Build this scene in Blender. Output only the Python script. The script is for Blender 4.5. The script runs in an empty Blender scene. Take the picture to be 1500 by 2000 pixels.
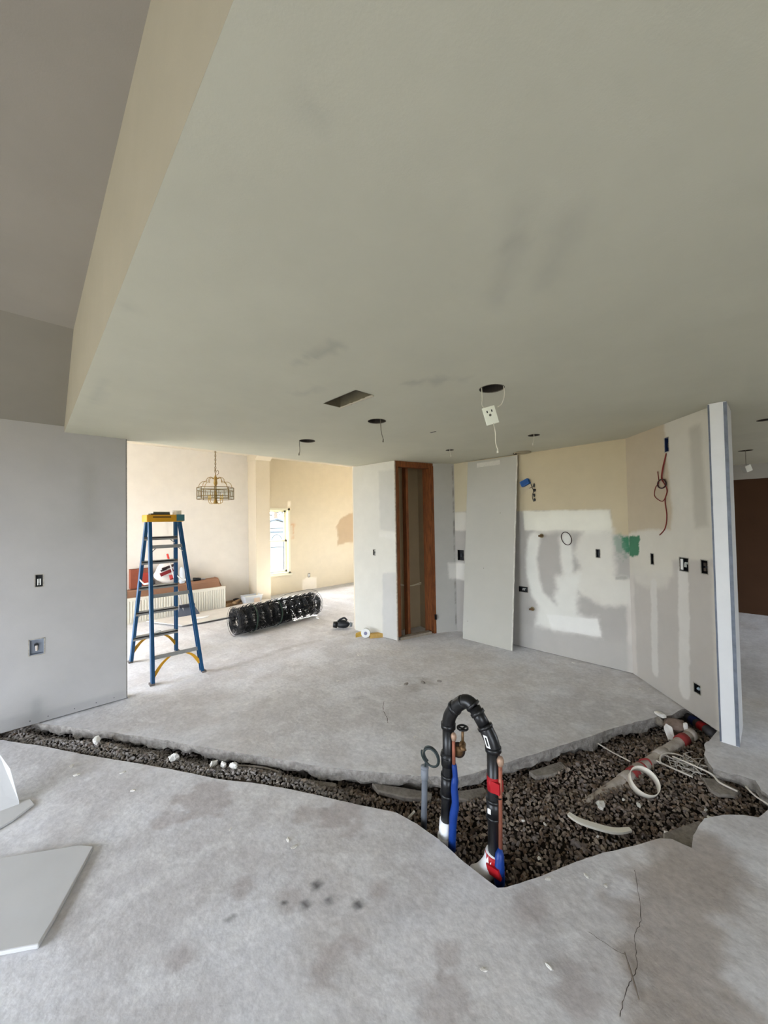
import bpy, bmesh, math, random
import numpy as np
from mathutils import Vector, Matrix, geometry

random.seed(7)
rng = np.random.default_rng(7)
SC = bpy.context.scene
COL = SC.collection

# ------------------------------------------------------------------ camera
A = math.radians(46.37)
PIT = math.atan(16.45 / 731.0)
ROL = 0.0174
cam_d = bpy.data.cameras.new('camera')
cam_d.sensor_width = 36.0
cam_d.sensor_fit = 'AUTO'
cam_d.lens = 731.0 / 2000.0 * 36.0
cam_d.clip_start = 0.02
cam = bpy.data.objects.new('camera', cam_d)
COL.objects.link(cam)
fw0 = Vector((math.cos(A), math.sin(A), 0)); rt0 = Vector((math.sin(A), -math.cos(A), 0)); up0 = Vector((0, 0, 1))
fw = fw0 * math.cos(PIT) + up0 * math.sin(PIT); uu = up0 * math.cos(PIT) - fw0 * math.sin(PIT)
rr = rt0 * math.cos(ROL) - uu * math.sin(ROL); u2 = uu * math.cos(ROL) + rt0 * math.sin(ROL)
M3 = Matrix((rr, u2, -fw)).transposed().to_4x4()
cam.matrix_world = Matrix.Translation((0, 0, 1.627)) @ M3
SC.camera = cam

# ------------------------------------------------------------------ light and exposure
SC.view_settings.view_transform = 'Standard'
SC.view_settings.look = 'None'
SC.view_settings.gamma = 1.0
SC.view_settings.use_curve_mapping = False
SC.view_settings.exposure = 0.96

wd = bpy.data.worlds.new('sky'); SC.world = wd; wd.use_nodes = True
wn = wd.node_tree.nodes; wl = wd.node_tree.links
bg = wn['Background']; bg.inputs['Color'].default_value = (0.80, 0.88, 1.0, 1); bg.inputs['Strength'].default_value = 8.9


def portal(name, loc, direction, sx, sy):
    # guides the sky light through an opening in the walls, gives no light of its own
    d = bpy.data.lights.new(name, 'AREA'); d.shape = 'RECTANGLE'; d.size = sx; d.size_y = sy
    d.cycles.is_portal = True
    o = bpy.data.objects.new(name, d); COL.objects.link(o)
    o.location = loc
    o.rotation_euler = Vector(direction).to_track_quat('-Z', 'Z').to_euler()
    return o


# wall openings (first five unseen; the dining right-wall one is added for light)
portal('portal_west_door', (-3.66, 2.4, 1.135), (1, 0, 0), 3.0, 2.03)
portal('portal_south_door', (-2.0, -3.66, 1.135), (0, 1, 0), 2.4, 2.03)
portal('portal_dining_left', (-1.56, 6.05, 1.25), (1, 0, 0), 2.5, 2.1)
portal('portal_dining_added', (7.22, 6.0, 1.5), (-1, 0, 0), 1.2, 1.6)
portal('portal_hall', (7.6, -3.66, 1.135), (0, 1, 0), 1.6, 2.03)
portal('portal_dining_back', (4.006, 7.97, 1.198), (0, -1, 0), 0.81, 1.5)
sd = bpy.data.lights.new('sun', 'SUN'); sd.energy = 50.0; sd.angle = math.radians(0.6); sd.color = (1.0, 0.95, 0.86)
so = bpy.data.objects.new('sun', sd); COL.objects.link(so)
so.rotation_euler = Vector((-0.29, -1.0, -0.72)).to_track_quat('-Z', 'Z').to_euler()
so.location = (8, 16, 9)


# ------------------------------------------------------------------ helpers
def lin(c):
    return tuple(((v / 255) / 12.92 if v / 255 <= 0.04045 else ((v / 255 + 0.055) / 1.055) ** 2.4) for v in c)


def tag(o, label=None, cat=None, group=None, kind=None):
    if label: o['label'] = label
    if cat: o['category'] = cat
    if group: o['group'] = group
    if kind: o['kind'] = kind
    return o


def thing(name, label, cat, loc=(0, 0, 0), rz=0, group=None):
    o = bpy.data.objects.new(name, None); COL.objects.link(o)
    o.location = loc; o.rotation_euler = (0, 0, rz); o.empty_display_size = 0.1
    return tag(o, label, cat, group)


MATS = {}


def mat(name, rgb, rough=0.8, metal=0.0, var=0.0, scale=8.0, rgb2=None, bump=0.0, bscale=60.0, spec=0.3, trans=0.0, attr=False, alpha=1.0, stretch=None):
    if name in MATS: return MATS[name]
    m = bpy.data.materials.new(name); m.use_nodes = True
    nt = m.node_tree; n = nt.nodes; l = nt.links
    b = n['Principled BSDF']
    b.inputs['Roughness'].default_value = rough; b.inputs['Metallic'].default_value = metal
    b.inputs['Specular IOR Level'].default_value = spec
    b.inputs['Transmission Weight'].default_value = trans
    b.inputs['Alpha'].default_value = alpha
    c1 = (*lin(rgb), 1)
    tc = n.new('ShaderNodeTexCoord')
    vec = tc.outputs['Object']
    if stretch:
        mp = n.new('ShaderNodeMapping'); mp.inputs['Scale'].default_value = stretch
        l.new(vec, mp.inputs['Vector']); vec = mp.outputs['Vector']
    src = None
    if attr:
        at = n.new('ShaderNodeAttribute'); at.attribute_name = 'paint'
        src = at.outputs['Color']
    if var > 0 or rgb2:
        nz = n.new('ShaderNodeTexNoise'); nz.inputs['Scale'].default_value = scale; nz.inputs['Detail'].default_value = 6; nz.inputs['Roughness'].default_value = 0.62
        l.new(vec, nz.inputs['Vector'])
        if rgb2:
            mx = n.new('ShaderNodeMix'); mx.data_type = 'RGBA'
            mr = n.new('ShaderNodeMapRange'); mr.inputs['From Min'].default_value = 0.35; mr.inputs['From Max'].default_value = 0.65
            l.new(nz.outputs['Fac'], mr.inputs['Value']); l.new(mr.outputs['Result'], mx.inputs[0])
            mx.inputs[6].default_value = c1; mx.inputs[7].default_value = (*lin(rgb2), 1)
            src = mx.outputs[2]
        if var > 0:
            mr2 = n.new('ShaderNodeMapRange'); mr2.inputs['From Min'].default_value = 0.3; mr2.inputs['From Max'].default_value = 0.7
            mr2.inputs['To Min'].default_value = 1 - var; mr2.inputs['To Max'].default_value = 1 + var
            l.new(nz.outputs['Fac'], mr2.inputs['Value'])
            vm = n.new('ShaderNodeVectorMath'); vm.operation = 'SCALE'
            if src is None: vm.inputs[0].default_value = c1[:3]
            else: l.new(src, vm.inputs[0])
            l.new(mr2.outputs['Result'], vm.inputs['Scale']); src = vm.outputs['Vector']
    if src is None: b.inputs['Base Color'].default_value = c1
    else: l.new(src, b.inputs['Base Color'])
    if bump > 0:
        nb = n.new('ShaderNodeTexNoise'); nb.inputs['Scale'].default_value = bscale; nb.inputs['Detail'].default_value = 5
        l.new(vec, nb.inputs['Vector'])
        bp = n.new('ShaderNodeBump'); bp.inputs['Strength'].default_value = bump; bp.inputs['Distance'].default_value = 0.01
        l.new(nb.outputs['Fac'], bp.inputs['Height']); l.new(bp.outputs['Normal'], b.inputs['Normal'])
    MATS[name] = m
    return m


def link_mesh(name, verts, faces, m, parent=None, smooth=False, attr=None):
    me = bpy.data.meshes.new(name)
    me.from_pydata([tuple(v) for v in verts], [], [tuple(f) for f in faces])
    if smooth: me.polygons.foreach_set('use_smooth', [True] * len(me.polygons))
    me.materials.append(m)
    if attr is not None:
        ca = me.color_attributes.new('paint', 'FLOAT_COLOR', 'POINT')
        buf = np.ones((len(verts), 4), np.float32); buf[:, :3] = attr
        ca.data.foreach_set('color', buf.ravel())
    me.update()
    o = bpy.data.objects.new(name, me); COL.objects.link(o)
    if parent is not None: o.parent = parent
    return o


class MB:
    def __init__(s): s.v = []; s.f = []

    def add(s, vs, fs):
        k = len(s.v); s.v += [tuple(v) for v in vs]; s.f += [tuple(i + k for i in f) for f in fs]; return s

    def box(s, a, b):
        x0, y0, z0 = a; x1, y1, z1 = b
        vs = [(x0, y0, z0), (x1, y0, z0), (x1, y1, z0), (x0, y1, z0), (x0, y0, z1), (x1, y0, z1), (x1, y1, z1), (x0, y1, z1)]
        return s.add(vs, [(0, 3, 2, 1), (4, 5, 6, 7), (0, 1, 5, 4), (1, 2, 6, 5), (2, 3, 7, 6), (3, 0, 4, 7)])

    def obox(s, c, ax, ay, az, bev=0.0):
        # oriented box: centre and three half-axis vectors
        c, ax, ay, az = Vector(c), Vector(ax), Vector(ay), Vector(az)
        vs = [c + i * ax + j * ay + k * az for i, j, k in ((-1, -1, -1), (1, -1, -1), (1, 1, -1), (-1, 1, -1), (-1, -1, 1), (1, -1, 1), (1, 1, 1), (-1, 1, 1))]
        return s.add(vs, [(0, 3, 2, 1), (4, 5, 6, 7), (0, 1, 5, 4), (1, 2, 6, 5), (2, 3, 7, 6), (3, 0, 4, 7)])

    def bar(s, p, q, w, d, side=(1, 0, 0)):
        # beam from p to q; w is its size along side, d across
        p, q = Vector(p), Vector(q); t = (q - p); h = t.length / 2; t.normalize()
        sd_ = Vector(side); sd_ = (sd_ - t * sd_.dot(t)).normalized(); o = t.cross(sd_)
        return s.obox((p + q) / 2, sd_ * w / 2, o * d / 2, t * h)

    def tube(s, pts, r, seg=8, closed=False, cap=True):
        pts = [Vector(p) for p in pts]; n = len(pts)
        rs = r if isinstance(r, (list, tuple)) else [r] * n
        base = len(s.v); prev = None
        for i, p in enumerate(pts):
            if closed: t = pts[(i + 1) % n] - pts[i - 1]
            else: t = pts[min(i + 1, n - 1)] - pts[max(i - 1, 0)]
            if t.length < 1e-9: t = Vector((0, 0, 1))
            t.normalize()
            if prev is None:
                a = Vector((0, 0, 1)) if abs(t.z) < 0.9 else Vector((1, 0, 0))
                prev = (a - t * a.dot(t)).normalized()
            else:
                prev = prev - t * prev.dot(t)
                if prev.length < 1e-6:
                    a = Vector((0, 0, 1)) if abs(t.z) < 0.9 else Vector((1, 0, 0)); prev = a - t * a.dot(t)
                prev.normalize()
            b = t.cross(prev)
            for k in range(seg):
                an = 2 * math.pi * k / seg
                s.v.append(tuple(p + (prev * math.cos(an) + b * math.sin(an)) * rs[i]))
        m = n if closed else n - 1
        for i in range(m):
            a = base + i * seg; c = base + ((i + 1) % n) * seg
            for k in range(seg):
                k2 = (k + 1) % seg
                s.f.append((a + k, a + k2, c + k2, c + k))
        if cap and not closed:
            s.f.append(tuple(base + k for k in reversed(range(seg))))
            s.f.append(tuple(base + (n - 1) * seg + k for k in range(seg)))
        return s

    def prism(s, poly, ex):
        # polygon (3d points) extruded by vector ex
        ex = Vector(ex); n = len(poly); p = [Vector(q) for q in poly]
        vs = p + [q + ex for q in p]
        fs = [tuple(reversed(range(n))), tuple(range(n, 2 * n))] + [(i, (i + 1) % n, n + (i + 1) % n, n + i) for i in range(n)]
        return s.add(vs, fs)

    def lathe(s, prof, seg=16, c=(0, 0, 0), axis='Z'):
        # profile of (r, h)
        base = len(s.v); n = len(prof)
        for r, h in prof:
            for k in range(seg):
                a = 2 * math.pi * k / seg; x, y, z = r * math.cos(a), r * math.sin(a), h
                if axis == 'X': x, y, z = z, x, y
                if axis == 'Y': x, y, z = y, z, x
                s.v.append((c[0] + x, c[1] + y, c[2] + z))
        for i in range(n - 1):
            for k in range(seg):
                k2 = (k + 1) % seg
                s.f.append((base + i * seg + k, base + i * seg + k2, base + (i + 1) * seg + k2, base + (i + 1) * seg + k))
        s.f.append(tuple(base + k for k in reversed(range(seg))))
        s.f.append(tuple(base + (n - 1) * seg + k for k in range(seg)))
        return s

    def blob(s, c, r, seed=0, amp=0.2, sub=2, rot=0.0):
        bm = bmesh.new(); bmesh.ops.create_icosphere(bm, subdivisions=sub, radius=1.0)
        rg = random.Random(seed); ph = [rg.uniform(0, 6) for _ in range(6)]
        bm.verts.ensure_lookup_table()
        vs = []
        for v in bm.verts:
            x, y, z = v.co
            k = 1 + amp * (math.sin(3 * x + ph[0]) * math.sin(2.5 * y + ph[1]) + 0.6 * math.sin(5 * z + ph[2] + 2 * x) + 0.4 * math.sin(7 * y + ph[3]))
            X, Y, Z = x * k * r[0], y * k * r[1], z * k * r[2]
            X, Y = X * math.cos(rot) - Y * math.sin(rot), X * math.sin(rot) + Y * math.cos(rot)
            vs.append((c[0] + X, c[1] + Y, c[2] + Z))
        fs = [tuple(v.index for v in f.verts) for f in bm.faces]
        bm.free()
        return s.add(vs, fs)

    def build(s, name, m, parent=None, smooth=False):
        return link_mesh(name, s.v, s.f, m, parent, smooth)


def bevel(o, w=0.004, seg=2):
    md = o.modifiers.new('bevel', 'BEVEL'); md.width = w; md.segments = seg; md.limit_method = 'ANGLE'
    return o


def catmull(pts, sub=6):
    P = [Vector(p) for p in pts]; out = []
    for i in range(len(P) - 1):
        a = P[max(i - 1, 0)]; b = P[i]; c = P[i + 1]; d = P[min(i + 2, len(P) - 1)]
        for k in range(sub):
            t = k / sub
            out.append(0.5 * ((2 * b) + (c - a) * t + (2 * a - 5 * b + 4 * c - d) * t * t + (3 * b - a - 3 * c + d) * t ** 3))
    out.append(P[-1]); return out


# numpy value noise and painted panels ---------------------------------------------------
def vnoise(x, y, seed=0):
    xi = np.floor(x).astype(np.int64); yi = np.floor(y).astype(np.int64); fx = x - xi; fy = y - yi
    fx = fx * fx * (3 - 2 * fx); fy = fy * fy * (3 - 2 * fy)

    def h(a, b):
        k = (a * 374761393 + b * 668265263 + seed * 974634777) & 0x7fffffff
        k = ((k ^ (k >> 13)) * 1274126177) & 0x7fffffff
        return ((k ^ (k >> 16)) & 0xffff) / 65535.0
    return (h(xi, yi) * (1 - fx) + h(xi + 1, yi) * fx) * (1 - fy) + (h(xi, yi + 1) * (1 - fx) + h(xi + 1, yi + 1) * fx) * fy


def fbm(x, y, seed=0, o=4):
    s = 0; a = 0.5; t = 0
    for i in range(o):
        s = s + a * vnoise(x * 2 ** i, y * 2 ** i, seed + i); t += a; a *= 0.5
    return s / t


def sdf_poly(u, v, poly):
    d = np.full(u.shape, 1e9); ins = np.zeros(u.shape, bool); n = len(poly)
    for i in range(n):
        x0, y0 = poly[i]; x1, y1 = poly[(i + 1) % n]
        ex, ey = x1 - x0, y1 - y0; L = ex * ex + ey * ey + 1e-12
        t = np.clip(((u - x0) * ex + (v - y0) * ey) / L, 0, 1)
        d = np.minimum(d, np.hypot(u - x0 - t * ex, v - y0 - t * ey))
        c = (y0 > v) != (y1 > v)
        xx = x0 + (v - y0) * ex / (ey if abs(ey) > 1e-12 else 1e-12)
        ins ^= c & (u < xx)
    return np.where(ins, -d, d)


def sdf_line(u, v, pts):
    d = np.full(u.shape, 1e9)
    for (x0, y0), (x1, y1) in zip(pts[:-1], pts[1:]):
        ex, ey = x1 - x0, y1 - y0; L = ex * ex + ey * ey + 1e-12
        t = np.clip(((u - x0) * ex + (v - y0) * ey) / L, 0, 1)
        d = np.minimum(d, np.hypot(u - x0 - t * ex, v - y0 - t * ey))
    return d


def paint(u, v, base, patches, seed=0):
    col = np.empty((u.size, 3)); col[:] = lin(base)
    wob = fbm(u * 9, v * 9, seed + 31) - 0.5
    fine = fbm(u * 40, v * 40, seed + 57) - 0.5
    for kind, pts, soft, rgb, al, r, amp in patches:
        d = sdf_poly(u, v, pts) if kind == 'poly' else sdf_line(u, v, pts) - r
        d = d + wob * amp + fine * amp * 0.6
        m = np.clip(0.5 - d / (2 * soft), 0, 1); m = m * m * (3 - 2 * m) * al
        col = col * (1 - m[:, None]) + np.array(lin(rgb)) * m[:, None]
    return col


def poly(pts, rgb, soft=0.015, al=1.0, amp=0.03): return ('poly', pts, soft, rgb, al, 0, amp)
def line(pts, r, rgb, soft=0.015, al=1.0, amp=0.03): return ('line', pts, soft, rgb, al, r, amp)
def rect(u0, v0, u1, v1): return [(u0, v0), (u1, v0), (u1, v1), (u0, v1)]


def panel(name, O, U, V, W, H, res, thick, base, patches, m, holes=(), rounds=(), parent=None, seed=0, shell=True):
    """sheet with a painted front (U x V points at the viewer), rectangular holes (u0,v0,u1,v1) and round ones (u,v,r)"""
    O, U, V = Vector(O), Vector(U).normalized(), Vector(V).normalized(); N = U.cross(V)
    sq = [(u - r * 1.25, v - r * 1.25, u + r * 1.25, v + r * 1.25) for u, v, r in rounds]
    hs = list(holes) + sq

    def lines(L, k):
        g = list(np.linspace(0, L, max(2, int(L / res) + 1)))
        ks = [h[k] for h in hs] + [h[k + 2] for h in hs]
        g = [a for a in g if all(abs(a - b) > 1e-3 for b in ks)] + ks
        return np.array(sorted(set(round(a, 5) for a in g if -1e-6 <= a <= L + 1e-6)))
    gu, gv = lines(W, 0), lines(H, 1)
    nu, nv = len(gu), len(gv)
    uu_, vv_ = np.meshgrid(gu, gv); uf, vf = uu_.ravel(), vv_.ravel()
    extra = []; ef = []
    cu = (gu[:-1] + gu[1:]) / 2; cv = (gv[:-1] + gv[1:]) / 2
    keep = np.ones((nv - 1, nu - 1), bool)
    for h in hs:
        keep[np.ix_((cv > h[1]) & (cv < h[3]), (cu > h[0]) & (cu < h[2]))] = False
    faces = []
    for j, i in zip(*np.nonzero(keep)):
        a = j * nu + i; faces.append((a, a + 1, a + nu + 1, a + nu))
    k0 = len(uf)
    eu = []; ev = []
    for (u, v, r), s_ in zip(rounds, sq):
        n = 24; b = k0 + len(eu); h = r * 1.25
        for k in range(n):
            an = 2 * math.pi * k / n; c_, s2 = math.cos(an), math.sin(an)
            eu.append(u + r * c_); ev.append(v + r * s2)
        for k in range(n):
            an = 2 * math.pi * k / n; c_, s2 = math.cos(an), math.sin(an); q = max(abs(c_), abs(s2))
            eu.append(u + h * c_ / q); ev.append(v + h * s2 / q)
        for k in range(n):
            k2 = (k + 1) % n
            faces.append((b + k, b + n + k, b + n + k2, b + k2))
    uf = np.concatenate([uf, eu]); vf = np.concatenate([vf, ev])
    col = paint(uf, vf, base, patches, seed)
    verts = [tuple(O + U * a + V * b) for a, b in zip(uf, vf)]
    if shell:
        k = len(verts); B = [(0, 0), (W, 0), (W, H), (0, H)]
        for a, b in B: verts.append(tuple(O + U * a + V * b))
        for a, b in B: verts.append(tuple(O + U * a + V * b - N * thick))
        faces += [(k + 7, k + 6, k + 5, k + 4)] + [(k + (i + 1) % 4, k + i, k + 4 + i, k + 4 + (i + 1) % 4) for i in range(4)]
        col = np.vstack([col, np.tile(np.array(lin(base)), (8, 1))])
    for u0, v0, u1, v1 in holes:      # cut edge of the board
        k = len(verts)
        for a, b in ((u0, v0), (u1, v0), (u1, v1), (u0, v1)):
            verts.append(tuple(O + U * a + V * b))
        for a, b in ((u0, v0), (u1, v0), (u1, v1), (u0, v1)):
            verts.append(tuple(O + U * a + V * b - N * 0.013))
        faces += [(k + i, k + (i + 1) % 4, k + 4 + (i + 1) % 4, k + 4 + i) for i in range(4)]
        col = np.vstack([col, np.tile(np.array(lin((150, 145, 135))), (8, 1))])
    o = link_mesh(name, verts, faces, m, parent, attr=col)
    if parent is None: o['kind'] = 'structure'
    return o

# ------------------------------------------------------------------ materials of the shell
M_WALL = mat('painted drywall', (200, 198, 192), rough=0.88, var=0.035, scale=5.0, attr=True, bump=0.06, bscale=140)
M_CEIL = mat('ceiling paint', (200, 200, 190), rough=0.9, var=0.04, scale=2.2, attr=True, bump=0.05, bscale=190)
M_FLOOR = mat('raw concrete', (150, 145, 140), rough=0.82, var=0.10, scale=34.0, attr=True, bump=0.32, bscale=26, spec=0.25)
M_EDGE = mat('broken concrete', (168, 162, 154), rough=0.95, rgb2=(128, 122, 116), scale=22, bump=0.9, bscale=70, spec=0.1)
M_PLAIN = mat('plain wall paint', (190, 186, 178), rough=0.9, var=0.03, scale=3, bump=0.05, bscale=120)
M_WARM = mat('cream wall paint', (212, 201, 180), rough=0.9, var=0.03, scale=3, bump=0.05, bscale=120)
M_BROWN = mat('dark brown wall paint', (80, 55, 36), rough=0.9, var=0.06, scale=3, bump=0.05, bscale=120)
M_WOOD = mat('red-brown stud lumber', (142, 84, 44), rough=0.75, rgb2=(92, 50, 26), scale=9, stretch=(9, 9, 0.7), bump=0.15, bscale=30)
M_WHITE = mat('white paint', (226, 226, 220), rough=0.6)
M_BLACK = mat('black plastic', (16, 16, 17), rough=0.45, spec=0.4)
M_METAL = mat('galvanised metal', (150, 155, 162), rough=0.4, metal=0.85, var=0.12, scale=20)



def grain(m):
    # fine mottling and pale dust specks on top of the broad paint
    nt = m.node_tree; n = nt.nodes; l = nt.links; b = n['Principled BSDF']; src = b.inputs['Base Color'].links[0].from_socket
    tc = n.new('ShaderNodeTexCoord')
    n1 = n.new('ShaderNodeTexNoise'); n1.inputs['Scale'].default_value = 11; n1.inputs['Detail'].default_value = 10; n1.inputs['Roughness'].default_value = 0.75; n1.inputs['Distortion'].default_value = 0.6
    n2 = n.new('ShaderNodeTexNoise'); n2.inputs['Scale'].default_value = 150; n2.inputs['Detail'].default_value = 3
    for q in (n1, n2): l.new(tc.outputs['Object'], q.inputs['Vector'])
    r1 = n.new('ShaderNodeMapRange'); r1.inputs['From Min'].default_value = .3; r1.inputs['From Max'].default_value = .7; r1.inputs['To Min'].default_value = .86; r1.inputs['To Max'].default_value = 1.10
    l.new(n1.outputs['Fac'], r1.inputs['Value'])
    vm = n.new('ShaderNodeVectorMath'); vm.operation = 'SCALE'; l.new(src, vm.inputs[0]); l.new(r1.outputs['Result'], vm.inputs['Scale'])
    r2 = n.new('ShaderNodeMapRange'); r2.inputs['From Min'].default_value = .66; r2.inputs['From Max'].default_value = .74; r2.inputs['To Max'].default_value = .45
    l.new(n2.outputs['Fac'], r2.inputs['Value'])
    mx = n.new('ShaderNodeMix'); mx.data_type = 'RGBA'; mx.inputs[7].default_value = (.62, .61, .6, 1)
    l.new(r2.outputs['Result'], mx.inputs[0]); l.new(vm.outputs['Vector'], mx.inputs[6]); l.new(mx.outputs[2], b.inputs['Base Color'])


grain(M_FLOOR)
GREY = (170, 165, 157); MUD = (222, 220, 212); TAN = (190, 176, 146); DRY = (190, 189, 184)


def struct(o): o['kind'] = 'structure'; return o


def simple(name, boxes, m):
    b = MB()
    for a, c in boxes: b.box(a, c)
    return struct(b.build(name, m))


# ------------------------------------------------------------------ floor slab with the cut trench
far = [(0.104, 4.205), (0.191, 4.09), (0.514, 3.606), (0.768, 3.213), (0.941, 2.912), (1.196, 2.504), (1.424, 2.122), (1.66, 1.807), (1.812, 1.613), (1.968, 1.43), (2.136, 1.357), (2.398, 1.255), (2.851, 1.07), (3.338, 0.883), (3.72, 0.7), (3.807, 0.634), (3.983, 0.595)]
near = [(-0.147, 4.148), (0.094, 3.789), (0.316, 3.415), (0.591, 2.989), (0.765, 2.705), (0.88, 2.507), (1.071, 2.245), (1.225, 1.986), (1.361, 1.735), (1.492, 1.508), (1.513, 1.375), (1.522, 1.224), (1.505, 1.103), (1.505, 0.895), (1.534, 0.869), (1.674, 0.794), (1.854, 0.712), (2.022, 0.626), (2.181, 0.528), (2.316, 0.453), (2.352, 0.409), (2.357, 0.333), (2.453, 0.339), (2.633, 0.316), (2.74, 0.244), (2.813, 0.171), (2.845, 0.115), (2.956, 0.079)]
right = [(3.643, 0.372), (3.472, 0.399), (3.334, 0.39), (3.195, 0.328), (3.196, 0.279), (3.216, 0.205), (3.229, 0.133), (3.137, 0.109), (3.112, 0.081), (3.1, 0.02)]
under_right = [(4.10, 0.47), (3.84, 0.345)]
loop0 = far + under_right + right + list(reversed(near)) + [(-0.25, 4.35), (0.02, 4.40)]
kinds = ['f'] * len(far) + ['u'] * 2 + ['r'] * len(right) + ['n'] * len(near) + ['u'] * 2
loop = []; lk = []
for i, (p, k) in enumerate(zip(loop0, kinds)):
    q = loop0[(i + 1) % len(loop0)]
    L = math.dist(p, q); n = max(1, int(L / 0.028))
    for j in range(n):
        t = j / n; x = p[0] + (q[0] - p[0]) * t; y = p[1] + (q[1] - p[1]) * t
        loop.append([x, y]); lk.append(k)
loop = np.array(loop)
nxt = np.roll(loop, -1, 0) - np.roll(loop, 1, 0)
nrm = np.stack([-nxt[:, 1], nxt[:, 0]], 1); nrm /= np.linalg.norm(nrm, axis=1)[:, None]
area2 = np.sum(loop[:, 0] * np.roll(loop[:, 1], -1) - np.roll(loop[:, 0], -1) * loop[:, 1])
if area2 > 0: nrm = -nrm            # nrm now points out of the trench, into the slab
amp = np.array([{'f': 0.008, 'n': 0.004, 'r': 0.014, 'u': 0.0}[k] for k in lk])
jag = (fbm(loop[:, 0] * 16, loop[:, 1] * 16, 3, 3) - 0.5) * 2
loop = loop + nrm * (jag * amp)[:, None]
TR = [tuple(p) for p in loop]

FX0, FX1, FY0, FY1 = -3.7, 9.0, -3.7, 8.1
gx = np.unique(np.concatenate([np.arange(FX0, FX1 + .01, 0.2), np.arange(-0.2, 4.61, 0.04), np.arange(0.2, 2.2, 0.02)]).round(3))
gy = np.unique(np.concatenate([np.arange(FY0, FY1 + .01, 0.2), np.arange(0.0, 4.81, 0.04), np.arange(0.2, 2.4, 0.02)]).round(3))
GX, GY = np.meshgrid(gx, gy); GX, GY = GX.ravel(), GY.ravel()
dT = sdf_poly(GX, GY, TR)
ok = np.abs(dT) > 0.018
border = [(FX0, FY0), (FX1, FY0), (FX1, FY1), (FX0, FY1)]
pts = [Vector(p) for p in TR] + [Vector((a, b)) for a, b in zip(GX[ok], GY[ok])]
nT = len(TR)
edges = [(i, (i + 1) % nT) for i in range(nT)]
rv, re_, rf, ov, oe, of = geometry.delaunay_2d_cdt(pts, edges, [], 0, 1e-6)
fv = np.array([(p.x, p.y) for p in rv])
tri = np.array([f for f in rf])
cen = fv[tri].mean(1)
tri = tri[sdf_poly(cen[:, 0], cen[:, 1], TR) > 0]

FB = [(0.86, 1.2, 0.063), (0.76, 1.16, 0.045), (1.13, 1.26, 0.04), (1.25, 1.68, 0.106), (0.77, 2.4, 0.139), (1.14, 0.9, 0.042), (0.57, 2.36, 0.086), (0.69, 1.68, 0.05), (1.15, 1.83, 0.071), (1.54, 0.78, 0.064), (1.02, 0.82, 0.069), (1.37, 0.53, 0.088), (0.81, 1.5, 0.055), (0.41, 1.58, 0.048)]
FD = [(1.02, 1.27, 0.022), (0.94, 1.47, 0.02), (0.94, 1.37, 0.02), (0.86, 1.43, 0.018), (0.8, 1.5, 0.014), (0.61, 1.6, 0.016)]


def floor_paint(x, y):
    n1 = fbm(x * 0.9, y * 0.9, 11, 5); n2 = fbm(x * 3.2, y * 3.2, 12, 5); n3 = fbm(x * 10, y * 10, 13, 4)
    base = np.array(lin((218, 217, 219))); dark = np.array(lin((203, 200, 200))); warm = np.array(lin((214, 207, 199))); pale = np.array(lin((228, 227, 227)))
    m = np.clip((n2 - 0.42) * 4, 0, 1)[:, None]
    c = base * m + dark * (1 - m)
    w = np.clip((n1 - 0.5) * 4, 0, 1)[:, None] * 0.55
    c = c * (1 - w) + warm * w
    p = np.clip((n3 - 0.56) * 6, 0, 1)[:, None] * 0.5
    c = c * (1 - p) + pale * p
    wob = (fbm(x * 14, y * 14, 15, 4) - 0.5)
    for bx, by, r in FB:
        d = np.hypot(x - bx, y - by) - r + wob * r * 2.2
        k = (np.clip(0.5 - d / 0.03, 0, 1) * 0.46)[:, None]
        c = c * (1 - k) + np.array(lin((164, 153, 149))) * k
    for bx, by, r in FD:
        d = np.hypot(x - bx, y - by) - r + wob * r * 1.5
        k = (np.clip(0.5 - d / 0.02, 0, 1) * 0.85)[:, None]
        c = c * (1 - k) + np.array(lin((84, 82, 82))) * k
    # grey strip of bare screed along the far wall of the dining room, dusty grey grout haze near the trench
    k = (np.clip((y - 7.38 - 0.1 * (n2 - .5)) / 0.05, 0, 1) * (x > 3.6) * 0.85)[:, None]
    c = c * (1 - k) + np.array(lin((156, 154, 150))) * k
    # old glue and dirt stain on the right of the foreground slab
    d = sdf_line(x, y, [(2.35, 0.30), (1.84, 0.34), (1.5, 0.22), (1.2, 0.1)]) - 0.16 + wob * 0.2
    k = (np.clip(0.5 - d / 0.1, 0, 1) * 0.6)[:, None]
    c = c * (1 - k) + np.array(lin((150, 135, 120))) * k
    d = np.hypot(x - 2.83, y - 2.5) - 0.12 + wob * 0.4
    k = (np.clip(0.5 - d / 0.15, 0, 1) * 0.4)[:, None]
    c = c * (1 - k) + np.array(lin((146, 138, 130))) * k
    d = np.abs(y - 4.35 - 0.05 * np.sin(x * 3)) - 0.04 + wob * 0.12
    k = (np.clip(0.5 - d / 0.08, 0, 1) * 0.35 * (x > 1.4) * (x < 3.6))[:, None]
    c = c * (1 - k) + np.array(lin((146, 138, 130))) * k
    return c


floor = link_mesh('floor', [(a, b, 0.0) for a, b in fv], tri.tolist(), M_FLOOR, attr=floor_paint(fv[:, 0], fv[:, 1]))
struct(floor)
# make every triangle face up
bm = bmesh.new(); bm.from_mesh(floor.data)
for f in bm.faces:
    if f.normal.z < 0: f.normal_flip()
bm.to_mesh(floor.data); bm.free()

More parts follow.
